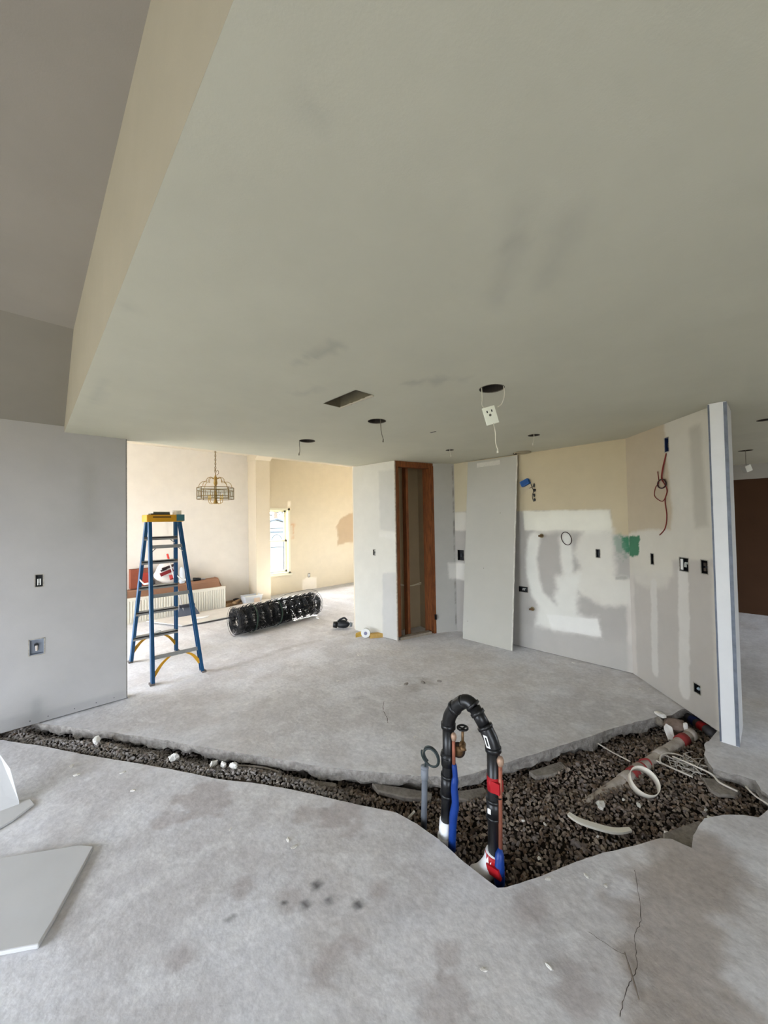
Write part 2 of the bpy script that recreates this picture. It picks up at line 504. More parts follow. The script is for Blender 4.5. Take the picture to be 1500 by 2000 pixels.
# broken side of the slab around the trench
rows = [(0.0, 0.0, 0.0), (-0.010, 0.001, 0.004), (-0.030, 0.002, 0.014), (-0.055, 0.002, 0.024), (-0.075, 0.008, 0.035), (-0.088, 0.07, 0.04), (-0.24, 0.06, 0.02)]
ev_, ef_ = [], []
for ri, (z, off, am) in enumerate(rows):
    j = (fbm(loop[:, 0] * 13 + ri * .35, loop[:, 1] * 13, 21 + ri, 4) - 0.5) * 2
    zj = (fbm(loop[:, 0] * 9, loop[:, 1] * 9, 41, 3) - 0.5) * (0.085 if 0 < ri < 6 else 0)
    q = loop + nrm * (off + j * am)[:, None]
    for k, (a, b) in enumerate(q): ev_.append((a, b, min(0, z + zj[k] * min(1, ri / 3))))
n = len(loop)
for ri in range(len(rows) - 1):
    for k in range(n):
        k2 = (k + 1) % n; ef_.append((ri * n + k, ri * n + k2, (ri + 1) * n + k2, (ri + 1) * n + k))
link_mesh('slab_edge', ev_, ef_, M_EDGE, floor)


def ribbon(name, pts, w, parent, m, z=0.0008, seed=0):
    P = catmull([(a, b, 0) for a, b in pts], 8); v = []; f = []
    rg = random.Random(seed)
    for i, p in enumerate(P):
        t = (P[min(i + 1, len(P) - 1)] - P[max(i - 1, 0)]).normalized(); s_ = Vector((-t.y, t.x, 0)); q = p + s_ * rg.uniform(-1, 1) * w * 1.6
        ww = w * rg.uniform(0.3, 1.0)
        v += [(q.x + s_.x * ww, q.y + s_.y * ww, z), (q.x - s_.x * ww, q.y - s_.y * ww, z)]
    for i in range(len(P) - 1): f.append((2 * i, 2 * i + 1, 2 * i + 3, 2 * i + 2))
    return link_mesh(name, v, f, m, parent)


M_CRACK = mat('crack dirt', (84, 77, 71), rough=1.0)
ribbon('crack', [(2.025, 0.496), (1.81, 0.427), (1.706, 0.425), (1.594, 0.395), (1.502, 0.402), (1.4, 0.399)], 0.0015, floor, M_CRACK, seed=1)
ribbon('crack', [(2.326, 2.483), (2.226, 2.391), (2.16, 2.278), (2.1, 2.204)], 0.0028, floor, M_CRACK, seed=2)
ribbon('crack', [(1.599, 0.555), (1.601, 0.467), (1.612, 0.433)], 0.0012, floor, M_CRACK, seed=3)

# ------------------------------------------------------------------ walls in view
KP = {"band": [[1.042, 1.709], [2.016, 1.694], [2.026, 1.465], [1.781, 1.469], [1.059, 1.467]], "body": [[1.781, 1.473], [2.035, 1.475], [2.055, 0.985], [2.208, 0.982], [2.2, 0.689], [1.936, 0.658], [1.686, 0.729], [1.498, 0.962], [1.694, 1.03], [1.624, 1.227], [1.685, 1.391]], "capL": [[1.181, 1.359], [1.129, 1.115], [1.146, 0.897], [1.196, 0.685], [1.384, 0.5]], "capM": [[1.549, 1.368], [1.559, 1.019]], "low": [[1.436, 0.925], [1.693, 0.98], [1.686, 0.729], [1.662, 0.526], [1.845, 0.508], [1.892, 0.314], [1.357, 0.285], [1.164, 0.312], [1.215, 0.58], [1.407, 0.608]], "green": [[2.116, 1.401], [2.212, 1.406], [2.206, 1.196], [2.136, 1.271]], "green2": [[2.041, 1.39], [2.123, 1.392], [2.15, 1.179], [2.086, 1.213]], "tan": [[0.3, 2.6], [2.3, 2.6], [2.3, 1.403], [2.026, 1.437], [2.016, 1.694], [0.9, 1.71], [0.3, 1.72]], "corner": [[2.14, 0.658], [2.2, 0.999], [2.19, 0.0], [2.14, 0.0]], "smear": [[2.063, 0.967], [2.144, 0.975]]}
GREEN = (52, 116, 84)
kitchen_paint = [
    poly(KP['tan'], TAN, 0.012, 0.95, 0.02),
    poly([(-.1, 2.6), (0.3, 2.6), (0.3, 1.72), (-.1, 1.72)], (188, 178, 152), 0.02),
    poly([(-.1, 1.72), (0.3, 1.72), (0.3, 1.455), (-.1, 1.455)], (204, 200, 188), 0.015, .9),
    poly([(-.1, 0.98), (0.1, 0.99), (0.35, 0.98), (0.3, 0.745), (-.1, 0.745)], (214, 210, 200), 0.02, .9),
    poly(KP['band'], (216, 213, 198), 0.012, 1, 0.02), poly(KP['body'], (210, 206, 194), 0.04, .95, 0.06),
    line(KP['capL'], 0.075, (214, 212, 202), 0.03), line(KP['capM'], 0.07, (214, 212, 202), 0.03),
    poly(KP['low'], (216, 214, 204), 0.05, .95, 0.07),
    poly([(1.3, .46), (1.86, .50), (1.90, .31), (1.37, .29)], (224, 222, 214), 0.01, .9, 0.02),
    line([(1.3, 1.55), (1.9, 1.56)], 0.11, (226, 223, 208), 0.05, .7),
    poly(KP['corner'], (206, 200, 190), 0.02, .8), line(KP['smear'], 0.014, (150, 146, 138), 0.01, .7),
    poly(KP['green'], GREEN, 0.006, .95, 0.05), poly(KP['green2'], (104, 138, 118), 0.02, .5, 0.16),
    poly([(1.0, .27), (2.2, .29), (2.2, -.1), (1.0, -.1)], (178, 174, 166), 0.05, .5, .05),
]
K_boxes = {'a': (0.088, 1.101, .055, .075), 'b': (1.018, 0.722, .055, .035)}
k_holes = [(K_boxes['a'][0] - .055, 1.101 - .075, K_boxes['a'][0] + .055, 1.101 + .075), (1.018 - .06, .722 - .035, 1.018 + .06, .722 + .035), (1.886 - .02, 1.218 - .045, 1.886 + .02, 1.218 + .045)]
wall_kitchen = panel('wall_kitchen', (4.53, 3.25, 0.006), (0, -1, 0), (0, 0, 1), 2.18, 2.434, 0.014, 0.12, GREY, kitchen_paint, M_WALL, holes=k_holes, seed=5)

AP = {"green": [[0.0, 1.409], [0.18, 1.411], [0.161, 1.224], [0.0, 1.199]], "tan": [[-0.1, 2.6], [0.575, 2.6], [0.654, 1.648], [0.625, 1.501], [0.197, 1.482], [-0.1, 1.423]], "gray": [[0.881, 2.321], [1.001, 2.333], [1.042, 1.533], [0.909, 1.516]], "low": [[-0.1, 1.0], [0.626, 1.092], [0.633, 1.232], [1.1, 1.279], [1.1, -0.1], [-0.1, -0.1]], "drip1": [[0.373, 0.987], [0.356, 0.155]], "drip2": [[0.759, 1.134], [0.727, 0.143]], "corner": [[0.02, 0.99], [0.02, 0.037]], "blob": [[0.05, 1.03], [0.629, 1.154], [0.554, 0.986], [0.369, 0.92], [0.1, 0.96]]}
angled_paint = [
    poly(AP['tan'], (186, 172, 148), 0.02, .95, 0.03), poly(AP['gray'], (182, 177, 164), 0.03, .9, 0.02),
    poly(AP['low'], (184, 178, 170), 0.025, .9, 0.04), poly(AP['blob'], (206, 201, 190), 0.04, .9, .04),
    line(AP['drip1'], 0.045, (208, 204, 196), 0.012, .95, .03), line(AP['drip2'], 0.062, (214, 210, 202), 0.012, .95, .03),
    line(AP['corner'], 0.05, (208, 201, 192), 0.02, .8), poly(AP['green'], GREEN, 0.006, .95, 0.05),
    line([(1.07, 1.2), (1.07, 0.0)], 0.02, (208, 202, 190), 0.02, .7),
]
A_BOX = [(0.367, 1.214, .022, .05), (0.773, 1.21, .05, .055), (0.989, 1.216, .033, .052), (0.87, 0.228, .035, .035), (0.614, 2.245, .026, .062)]
P0 = Vector((4.53, 1.07, 0)); TA = Vector((-0.73427, -0.67886, 0)); NA = Vector((-0.67886, 0.73427, 0))
wall_right = panel('wall_right', P0 + Vector((0, 0, 0.006)), TA, (0, 0, 1), 1.083, 2.434, 0.012, 0.115, (206, 201, 188), angled_paint, M_WALL, holes=[(u - a, z - b, u + a, z + b) for u, z, a, b in A_BOX], seed=9)

PO = Vector((3.53, 4.36, 0.008)); PU = Vector((0.08, -0.797, 0)).normalized()
wall_pantry = panel('wall_pantry', PO, PU, (0, 0, 1), 0.801, 2.43, 0.02, 0.02, (196, 193, 182), [
    poly([[0.502, 2.325], [0.9, 2.296], [0.9, 1.452], [0.523, 1.488]], (178, 176, 168), 0.02, .8), poly([[0.547, 0.889], [0.9, 0.917], [0.9, -.1], [0.527, -.1]], (176, 174, 169), 0.015, .85),
    poly([(.5, 1.46), (.9, 1.46), (.9, 1.36), (.5, 1.38)], (206, 203, 194), 0.03, .6)], M_WALL, holes=[(0.402 - .02, 1.167 - .04, 0.402 + .02, 1.167 + .04)], seed=14)
# plain drywall leaf right of the closet opening
QO = Vector((4.243, 3.412, 0.006)); QU = Vector((4.532 - 4.243, 3.251 - 3.412, 0)).normalized()
panel('wall_closet_side', QO, QU, (0, 0, 1), 0.331, 2.434, 0.02, 0.02, (176, 173, 165), [line([(.315, .1), (.315, 2.4)], 0.004, (110, 104, 96), 0.006, .8, .02), poly([(.2, .99), (.4, .99), (.4, .74), (.22, .76)], (212, 209, 200), .02)], M_WALL, seed=15)

LW_H = [(3.6 + .049, 1.115, 3.6 + .096, 1.214), (3.6 + .014, .558, 3.6 + .104, .685)]
left_paint = [line([(4.0, 2.1), (4.0, 1.6)], .05, (160, 157, 150), .06, .6), line([(3.4, 2.2), (3.4, 0.4)], .12, (170, 167, 165), .1, .5), poly([(3.2, 0.16), (3.55, .10), (4.0, .075), (4.28, .07), (4.28, -.1), (3.2, -.1)], (158, 156, 153), .02, .7, .05),
              line([(3.66, .17), (3.66, .06)], .03, (150, 150, 146), .03, .6), poly([(3.75, 1.75), (4.1, 1.72), (4.05, 1.5), (3.8, 1.52)], (166, 164, 159), .12, .5)]
wall_left = panel('wall_left', (-3.6, 4.24, 0.012), (1, 0, 0), (0, 0, 1), 4.276, 2.49, 0.03, 0.115, (174, 171, 167), left_paint, M_WALL, holes=LW_H, seed=17)
# raw cut edge of the left partition and its tiny nail heads
cb = MB().box((0.674, 4.236, 0.012), (0.682, 4.252, 2.44)); cb.build('cut_board_edge', mat('dusty board edge', (120, 118, 112), rough=0.95, var=0.25, scale=30), wall_left)
for nx in (0.02, 0.13, 0.30, 0.45, 0.58):
    MB().lathe([(0.004, 0), (0.003, 0.003)], 8, (nx, 4.2405, 0.045), 'Y').build('screw_head', M_BLACK, wall_left).location = (0, -0.003, 0)

wall_back = panel('wall_back', (-1.5, 7.8, 0.0), (1, 0, 0), (0, 0, 1), 8.8, 3.1, 0.04, 0.02, (203, 192, 169), [
    poly([(-.1, -.1), (4.95, -.1), (4.95, 3.3), (-.1, 3.3)], (222, 217, 209), .03, 1, .01),
    poly([(a + 1.5, b) for a, b in [[6.6, 1.9], [6.281, 1.85], [5.924, 1.734], [5.735, 1.484], [5.786, 1.209], [5.769, 1.005], [5.999, 1.061], [6.6, 1.046]]], (172, 150, 122), .02, .9, .06),
    poly([(a + 1.5, b) for a, b in [[4.713, -.1], [4.74, 0.245], [4.838, 0.297], [5.113, 0.275], [5.122, -.1]]], (226, 218, 204), .012, .95, .01),
    line([(a + 1.5, b) for a, b in [[4.45, 1.578], [4.515, 1.576], [4.48, 1.25]]], .02, (192, 146, 110), .02, .7, .05),
    line([(5.9, 2.0), (5.9, 2.08)], .035, (240, 232, 216), .015, .9)], M_WALL, holes=[(3.60 + 1.5, .449, 4.412 + 1.5, 1.947), (4.908 + 1.5 - .03, .342 - .045, 4.908 + 1.5 + .03, .342 + .045)], seed=23, shell=False)

# column on the far wall, with its sloped head
colm = MB().box((3.42, 7.42, 0), (3.73, 7.8, 2.95))
struct(colm.build('wall_column', M_WARM))
hd = MB(); hd.prism([(3.40, 7.8, 2.93), (3.40, 7.40, 2.93), (3.40, 7.22, 3.06), (3.40, 7.8, 3.06)], (0.34, 0, 0))
struct(hd.build('trim_1', M_WARM))

# ------------------------------------------------------------------ ceilings
CANS = [(3.234, 2.034, .078), (2.235, 2.068, .074), (1.207, 2.10, .076), (2.628, 3.59, .046), (1.628, 3.607, .055), (0.254, 6.65, .07), (0.05, 4.62, .05), (2.15, 4.39, .095)]
CS = [[(0.95, 0.46), (1.12, 0.58), (1.28, 0.7)], [(1.07, 0.37), (1.19, 0.45), (1.31, 0.55)], [(1.04, 0.49), (1.03, 0.51)], [(1.0, 1.68), (1.04, 1.38)], [(1.64, 1.44), (1.83, 1.25)], [(1.26, 2.06), (1.27, 1.93)], [(0.3, 2.56), (0.33, 3.14)], [(0.27, 1.64), (0.28, 1.67)], [(0.4, 0.62), (0.42, 0.61)]]
CV = lambda q: [(b + 3.6, a - .23) for a, b in q]
cp = [line(CV(CS[0]), .03, (158, 156, 146), .05, .34, .05), line(CV(CS[1]), .03, (158, 156, 146), .05, .3, .05), line(CV(CS[2]), .02, (128, 126, 118), .03, .35, .06)]
cp += [line(CV(CS[3]), .025, (150, 150, 140), .03, .4, .16), line(CV(CS[4]), .03, (150, 148, 138), .03, .4, .18), line(CV(CS[5]), .03, (160, 158, 148), .04, .35, .12)]
cp += [line(CV(q), .02, (150, 150, 142), .03, .25, .06) for q in CS[6:]]
VENT = (1.782 + 3.6, 1.474 - .23, 2.135 + 3.6, 1.622 - .23)
ceiling = panel('ceiling', (0.23, -3.6, 2.44), (0, 1, 0), (1, 0, 0), 7.9, 8.5, 0.04, 0.02, (195, 192, 173), cp, M_CEIL, holes=[VENT, (2.183 + 3.6 - .035, 2.73 - .23 - .012, 2.183 + 3.6 + .035, 2.73 - .23 + .012)],
                rounds=[(y + 3.6, x - .23, r) for y, x, r in CANS if x < 8.7 and not (x == 4.39)], seed=31, shell=False)
# raised ceiling on the left: flat part, sloped part towards the partition
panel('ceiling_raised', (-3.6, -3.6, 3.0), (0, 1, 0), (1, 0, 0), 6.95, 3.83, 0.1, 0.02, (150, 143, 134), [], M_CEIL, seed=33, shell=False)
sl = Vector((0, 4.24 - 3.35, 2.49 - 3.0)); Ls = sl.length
panel('ceiling_slope', (-3.6, 3.35, 3.0), sl, (1, 0, 0), Ls, 3.83, 0.1, 0.02, (134, 128, 118), [], M_CEIL, seed=35, shell=False)  # same paint as the flat part, shade put into a darker colour
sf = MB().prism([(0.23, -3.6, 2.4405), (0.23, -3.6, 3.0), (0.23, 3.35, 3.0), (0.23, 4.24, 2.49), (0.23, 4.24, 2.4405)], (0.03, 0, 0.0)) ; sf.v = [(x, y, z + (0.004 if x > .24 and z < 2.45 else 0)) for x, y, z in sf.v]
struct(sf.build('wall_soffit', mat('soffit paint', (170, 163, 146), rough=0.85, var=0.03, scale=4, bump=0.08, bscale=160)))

# ------------------------------------------------------------------ the rest of the house shell (window openings, plus one added for light)
simple('wall_header', [((-1.5, 4.29, 2.445), (7.3, 4.36, 3.2)), ((-3.6, 4.25, 2.505), (0.26, 4.29, 3.2))], M_WARM)
simple('ceiling_dining', [((-1.6, 4.36, 3.06), (7.3, 8.0, 3.1))], M_WARM)
simple('wall_dining_left', [((-1.62, 4.36, 0), (-1.5, 4.8, 3.06)), ((-1.62, 7.3, 0), (-1.5, 7.82, 3.06)), ((-1.62, 4.8, 0), (-1.5, 7.3, 0.2)), ((-1.62, 4.8, 2.3), (-1.5, 7.3, 3.06))], M_WARM)
simple('wall_dining_right', [((7.16, 4.36, 0), (7.28, 5.4, 3.06)), ((7.16, 6.6, 0), (7.28, 7.82, 3.06)), ((7.16, 5.4, 0), (7.28, 6.6, 0.7)), ((7.16, 5.4, 2.3), (7.28, 6.6, 3.06))], M_WARM)  # unseen opening in this wall, added to brighten the tan back wall
simple('wall_dining_front', [((3.56, 4.36, 0.008), (7.2, 4.42, 3.06))], M_WARM)
simple('wall_house_left', [((-3.72, -3.7, 0), (-3.6, 0.9, 3.1)), ((-3.72, 3.9, 0), (-3.6, 4.36, 3.1)), ((-3.72, 0.9, 0), (-3.6, 3.9, 0.12)), ((-3.72, 0.9, 2.15), (-3.6, 3.9, 3.1))], M_PLAIN)
simple('wall_front', [((-3.7, -3.72, 0), (-3.2, -3.6, 3.1)), ((-0.8, -3.72, 0), (6.8, -3.6, 3.1)), ((8.4, -3.72, 0), (8.7, -3.6, 3.1)), ((-3.2, -3.72, 2.15), (8.4, -3.6, 3.1)), ((-3.2, -3.72, 0), (-0.8, -3.6, 0.12)), ((6.8, -3.72, 0), (8.4, -3.6, 0.12))], M_PLAIN)
simple('wall_hall', [((8.55, -3.7, 0), (8.67, 1.2, 2.2))], M_BROWN)
simple('trim_2', [((8.5, -3.7, 2.2), (8.67, 1.2, 2.45))], M_PLAIN)
simple('wall_hall_side', [((4.6, 1.1, 0), (8.6, 1.2, 2.45))], M_BROWN)

# end post of the angled wall with metal corner beads
post = struct(MB().box((3.603, 0.226, 0.0), (3.95, 0.325, 2.436)).build('wall_end_post', mat('white post board', (224, 224, 222), rough=0.7, var=0.03, scale=6)))
M_BEAD = mat('grey corner bead', (112, 118, 128), rough=0.55, metal=0.2, var=0.25, scale=14)
for nm, px, py, dy, wd_ in (('corner_bead', 3.6, 0.325, -1, .007), ('corner_bead', 3.6, 0.226, 1, .017)):
    b = MB().box((px - .002, py - .003, 0.004), (px + .004, py + .003, 2.43))
    b.box((px + .0005, min(py, py + dy * wd_), 0.004), (px + .0028, max(py, py + dy * wd_), 2.43))
    b.build(nm, M_BEAD, post)
MB().box((3.603, 0.2235, 0.01), (3.95, 0.2262, 2.43)).build('side_board', mat('grey board', (205, 205, 204), rough=0.85), post)

# ------------------------------------------------------------------ closet opening framed with raw studs
OU = Vector((4.243 - 3.61, 3.412 - 3.563, 0)); OL = OU.length; OU.normalize(); ON = Vector((-OU.y, OU.x, 0))   # ON points into the closet
OO = Vector((3.61, 3.563, 0))
door = bpy.data.objects.new('door_1', None); COL.objects.link(door); struct(door)


def upost(u0, u1, d0, d1, z0, z1, name, m, parent):
    c = OO + OU * (u0 + u1) / 2 + ON * (d0 + d1) / 2 + Vector((0, 0, (z0 + z1) / 2))
    return MB().obox(c, OU * (u1 - u0) / 2, ON * (d1 - d0) / 2, Vector((0, 0, (z1 - z0) / 2))).build(name, m, parent)


upost(0.012, 0.05, 0.004, 0.093, 0.05, 2.36, 'stud', M_WOOD, door)
upost(0.055, 0.075, 0.02, 0.093, 0.05, 2.36, 'stud', M_WOOD, door)
upost(0.235, 0.273, 0.09, 0.18, 0.0, 2.43, 'stud', M_WOOD, door)
upost(0.597, 0.635, 0.095, 0.185, 0.0, 2.43, 'stud', M_WOOD, door)
upost(0.575, 0.615, 0.002, 0.09, 0.05, 2.36, 'stud', M_WOOD, door)
upost(0.617, 0.655, -0.004, 0.085, 0.0, 2.40, 'stud', M_WOOD, door)
upost(0.0, 0.65, 0.0, 0.09, 2.36, 2.40, 'header', M_WOOD, door)
upost(0.0, 0.65, 0.002, 0.09, 2.402, 2.438, 'header', M_WOOD, door)
upost(0.05, 0.575, 0.0, 0.09, 0.0, 0.035, 'sill_plate', mat('dusty sill', (150, 138, 122), rough=0.95, var=0.2, scale=20), door)
upost(-0.004, 0.010, -0.004, 0.02, 0.0, 2.43, 'board_edge', mat('torn gypsum edge', (170, 160, 146), rough=0.95, var=0.3, scale=30), door)
upost(0.625, 0.645, -0.03, -0.0045, 0.20, 0.27, 'junction_box', M_BLACK, door)
M_CLOS = mat('closet back board', (158, 138, 108), rough=0.9, var=0.06, scale=4)
cl = MB()
c0 = OO + ON * 0.42; cl.obox(c0 + OU * 0.33 + Vector((0, 0, 1.22)), OU * 0.36, ON * 0.01, Vector((0, 0, 1.22)))
cl.obox(OO + OU * -0.0 + ON * 0.27 + Vector((0, 0, 1.22)), OU * 0.008, ON * 0.16, Vector((0, 0, 1.22)))
cl.obox(OO + OU * 0.68 + ON * 0.26 + Vector((0, 0, 1.22)), OU * 0.008, ON * 0.17, Vector((0, 0, 1.22)))
struct(cl.build('wall_closet_back', M_CLOS))
cw = MB()
for k, dz in enumerate((0, .02)):
    a = OO + OU * 0.13 + ON * 0.2 + Vector((0, 0, 0.72 + dz)); b_ = OO + OU * 0.54 + ON * 0.19 + Vector((0, 0, 0.71 - dz))
    mid = (a + b_) / 2 + Vector((0, 0, -.035))
    cw.tube(catmull([a, mid, b_], 8), 0.005, 6)
cw.build('cable', mat('yellowed cable', (196, 184, 156), rough=0.6), door)

# ------------------------------------------------------------------ window with view to the yard
win = bpy.data.objects.new('window_1', None); COL.objects.link(win); struct(win)
M_WF = mat('cream window paint', (214, 210, 188), rough=0.5)
WX0, WX1, WZ0, WZ1 = 3.60, 4.412, .449, 1.947
f = MB(); f.box((WX0, 7.795, WZ0), (WX0 + .05, 7.95, WZ1)); f.box((WX1 - .05, 7.79, WZ0), (WX1, 7.95, WZ1)); f.box((WX0, 7.79, WZ1 - .045), (WX1, 7.95, WZ1)); f.box((WX0, 7.79, WZ0), (WX1, 7.95, WZ0 + .035))
f.build('window_frame', M_WF, win)
MB().box((WX0 - .02, 7.745, WZ0 - .03), (WX1 + .02, 7.80, WZ0 - .002)).build('window_sill', M_WF, win)
for z0, z1, yy in ((1.18, WZ1 - .045, 7.90), (WZ0 + .035, 1.22, 7.865)):
    s_ = MB(); x0, x1 = WX0 + .05, WX1 - .05
    s_.box((x0, yy, z0), (x0 + .045, yy + .03, z1)); s_.box((x1 - .045, yy, z0), (x1, yy + .03, z1)); s_.box((x0, yy, z0), (x1, yy + .03, z0 + .04)); s_.box((x0, yy, z1 - .04), (x1, yy + .03, z1))
    so_ = s_.build('sash', M_WF, win)
    g = bpy.data.materials.get('window glass')
    if g is None:
        g = bpy.data.materials.new('window glass'); g.use_nodes = True; nt = g.node_tree; nt.nodes.remove(nt.nodes['Principled BSDF'])
        tr = nt.nodes.new('ShaderNodeBsdfTransparent'); gl = nt.nodes.new('ShaderNodeBsdfGlossy'); mx = nt.nodes.new('ShaderNodeMixShader')
        gl.inputs['Roughness'].default_value = 0.02; mx.inputs[0].default_value = 0.06; tr.inputs['Color'].default_value = (0.95, 0.97, 0.98, 1)
        nt.links.new(tr.outputs[0], mx.inputs[1]); nt.links.new(gl.outputs[0], mx.inputs[2]); nt.links.new(mx.outputs[0], nt.nodes['Material Output'].inputs['Surface'])
    MB().box((x0 + .045, yy + .013, z0 + .04), (x1 - .045, yy + .017, z1 - .04)).build('pane', g, so_)
MB().box((3.96, 7.835, WZ0 + .035), (4.01, 7.866, WZ0 + .06)).build('sash_lock', M_METAL, win)
# exterior wall thickness around the window
simple('wall_back_outer', [((-1.6, 7.82, 0), (3.60, 7.96, 3.1)), ((4.412, 7.82, 0), (7.3, 7.96, 3.1)), ((3.60, 7.82, 0), (4.412, 7.96, .449)), ((3.60, 7.82, 1.947), (4.412, 7.96, 3.1))], M_PLAIN)

# ------------------------------------------------------------------ yard behind the window
yard = MB().box((-60, -60, -0.45), (60, 70, -0.30)).build('ground_outside', mat('lawn', (104, 100, 84), rough=0.95, var=0.2, scale=2)); struct(yard)
sh = thing('garden_shed', 'pale gabled shed seen through the window beyond the yard fence', 'shed', (8.1, 15.6, -0.30))
M_SH = mat('pale blue siding', (138, 147, 152), rough=0.8); M_RF = mat('grey roof', (66, 72, 78), rough=0.8)
b = MB().box((-1.6, 0, 0), (1.6, 2.5, 1.62)); b.prism([(-1.6, 0.01, 1.62), (1.6, 0.01, 1.62), (0, 0.01, 2.02)], (0, 2.4, 0)); b.build('wall', M_SH, sh)
r = MB()
for s in (-1, 1): r.prism([(0, -0.15, 2.10), (s * 1.85, -0.15, 1.63), (s * 1.85, -0.15, 1.57), (0, -0.15, 2.03)], (0, 2.8, 0))
r.build('roof', M_RF, sh)
d = MB().box((-.5, -.03, 0), (.5, 0, 1.4)).build('door', mat('shed door', (124, 134, 140), rough=.8), sh)
MB().box((-1.62, -.04, 1.46), (1.62, -.005, 1.52)).build('fascia', M_RF, sh)
fn = thing('yard_fence', 'thin metal gate fence with arched panels seen through the window', 'fence', (6.0, 12.0, -0.30))
M_FN = mat('dark railing', (30, 33, 36), rough=0.6)
for k in range(9):
    MB().box((-2.2 + k * .55 - .02, -.02, 0), (-2.2 + k * .55 + .02, .02, 1.75)).build('post', M_FN, fn)
for z in (0.15, 1.05, 1.70): MB().box((-2.2, -.012, z), (2.2, .012, z + .03)).build('rail', M_FN, fn)
for k in range(8):
    x = -2.2 + k * .55 + .275
    MB().tube([(x + .2 * math.cos(t), 0, 1.25 + .25 * math.sin(t)) for t in np.linspace(0, math.pi, 9)], .012, 5).build('arch', M_FN, fn)
tr = thing('yard_tree', 'leafy tree crown above the shed seen through the upper window sash', 'tree', (11.4, 22, -0.30))
MB().tube([(0, 0, 0), (.1, 0, 1.5), (0, 0, 3.2)], [.18, .14, .1], 8).build('trunk', mat('bark', (110, 96, 84)), tr)
lv = MB(); rg = random.Random(3)
for k in range(420):
    a = rg.uniform(0, 6.28); u = rg.uniform(-1, 1); rad = 1.7 * rg.uniform(.5, 1)
    c = Vector((rad * math.cos(a) * math.sqrt(1 - u * u), rad * math.sin(a) * math.sqrt(1 - u * u), 3.6 + rad * .8 * u)); ax = Vector((rg.uniform(-1, 1), rg.uniform(-1, 1), rg.uniform(-1, 1))).normalized() * .16
    ay = ax.orthogonal().normalized() * .1
    lv.add([c - ax, c + ay, c + ax, c - ay], [(0, 1, 2, 3)])
o = lv.build('foliage', mat('hazy leaves', (48, 58, 54), rough=.8), tr); o['kind'] = 'stuff'

# ------------------------------------------------------------------ gravel bed
def gravel_z(x, y):
    d = sdf_poly(x, y, TR); df = sdf_line(x, y, far); dn = sdf_line(x, y, near)
    z = -0.085 + 0.035 * (fbm(x * 4, y * 4, 61, 3) - .5) * 2
    z = z - 0.045 * np.clip(1 - df / 0.12, 0, 1) + (0.07 * np.clip(1 - dn / 0.3, 0, 1) + 0.012) * np.clip((1.6 - x) / 0.3, 0, 1)
    return z


gb = thing('gravel_bed', 'bed of dark crushed gravel filling the L-shaped trench cut in the slab', 'gravel', (0, 0, 0))
M_STONE = mat('crushed stone', (110, 100, 92), rough=0.9, var=0.16, scale=60, attr=True, bump=0.4, bscale=120, spec=0.15)
gx_ = np.arange(-0.4, 4.3, 0.06); gy_ = np.arange(-0.1, 4.6, 0.06)
GXX, GYY = np.meshgrid(gx_, gy_); sd_ = sdf_poly(GXX.ravel(), GYY.ravel(), TR).reshape(GXX.shape)
zz = gravel_z(GXX.ravel(), GYY.ravel()).reshape(GXX.shape) - 0.02
vs = []; idx = -np.ones(GXX.shape, int); fs = []
for j in range(GXX.shape[0]):
    for i in range(GXX.shape[1]):
        if sd_[j, i] < 0.14: idx[j, i] = len(vs); vs.append((GXX[j, i], GYY[j, i], zz[j, i]))
for j in range(GXX.shape[0] - 1):
    for i in range(GXX.shape[1] - 1):
        q = (idx[j, i], idx[j, i + 1], idx[j + 1, i + 1], idx[j + 1, i])
        if min(q) >= 0: fs.append(q)
link_mesh('gravel_base', vs, fs, mat('dark grit', (58, 50, 44), rough=1, var=.3, scale=80), gb)
protos = []
for k in range(14):
    bm = bmesh.new(); rg = random.Random(100 + k)
    for _ in range(11):
        v = Vector((rg.gauss(0, 1), rg.gauss(0, 1), rg.gauss(0, 1))).normalized()
        bm.verts.new((v.x * rg.uniform(.85, 1.1), v.y * rg.uniform(.7, .9), v.z * rg.uniform(.5, .75)))
    bmesh.ops.convex_hull(bm, input=bm.verts)
    bmesh.ops.delete(bm, geom=[v for v in bm.verts if not v.link_faces], context='VERTS')
    bm.verts.index_update(); bmesh.ops.triangulate(bm, faces=bm.faces)
    protos.append((np.array([v.co[:] for v in bm.verts]), [tuple(v.index for v in f.verts) for f in bm.faces])); bm.free()
PALETTE = [lin(c) for c in ((146, 131, 119), (124, 110, 100), (110, 97, 88), (158, 144, 130), (98, 86, 78), (136, 126, 120), (122, 103, 88))]
stones = []
step = 0.0185
for x in np.arange(-0.3, 4.2, step):
    ys = np.arange(-0.05, 4.5, step)
    xs = x + rng.uniform(-.5, .5, ys.size) * step * 1.1; yj = ys + rng.uniform(-.5, .5, ys.size) * step * 1.1
    s_ = sdf_poly(xs, yj, TR); k = s_ < 0.045
    if not k.any(): continue
    z = gravel_z(xs[k], yj[k])
    for a, b_, c, d_ in zip(xs[k], yj[k], z, s_[k]):
        c = min(c, -.026) if d_ > -.03 else min(c, -.02)
        if d_ > .005: c = min(c, -.05)
        stones.append((a, b_, c + rng.uniform(-.004, .006), d_, rng.uniform(.0088, .0155) if rng.random() < .93 else rng.uniform(.016, .024)))
FWD = np.array([math.cos(A), math.sin(A)]); RGT = np.array([math.sin(A), -math.cos(A)])


def front_score(s):
    d = s[0] * FWD[0] + s[1] * FWD[1]; r_ = s[0] * RGT[0] + s[1] * RGT[1]
    if abs(r_) > d * 1.0 or s[3] > -0.07: return -1
    return s[4] / d


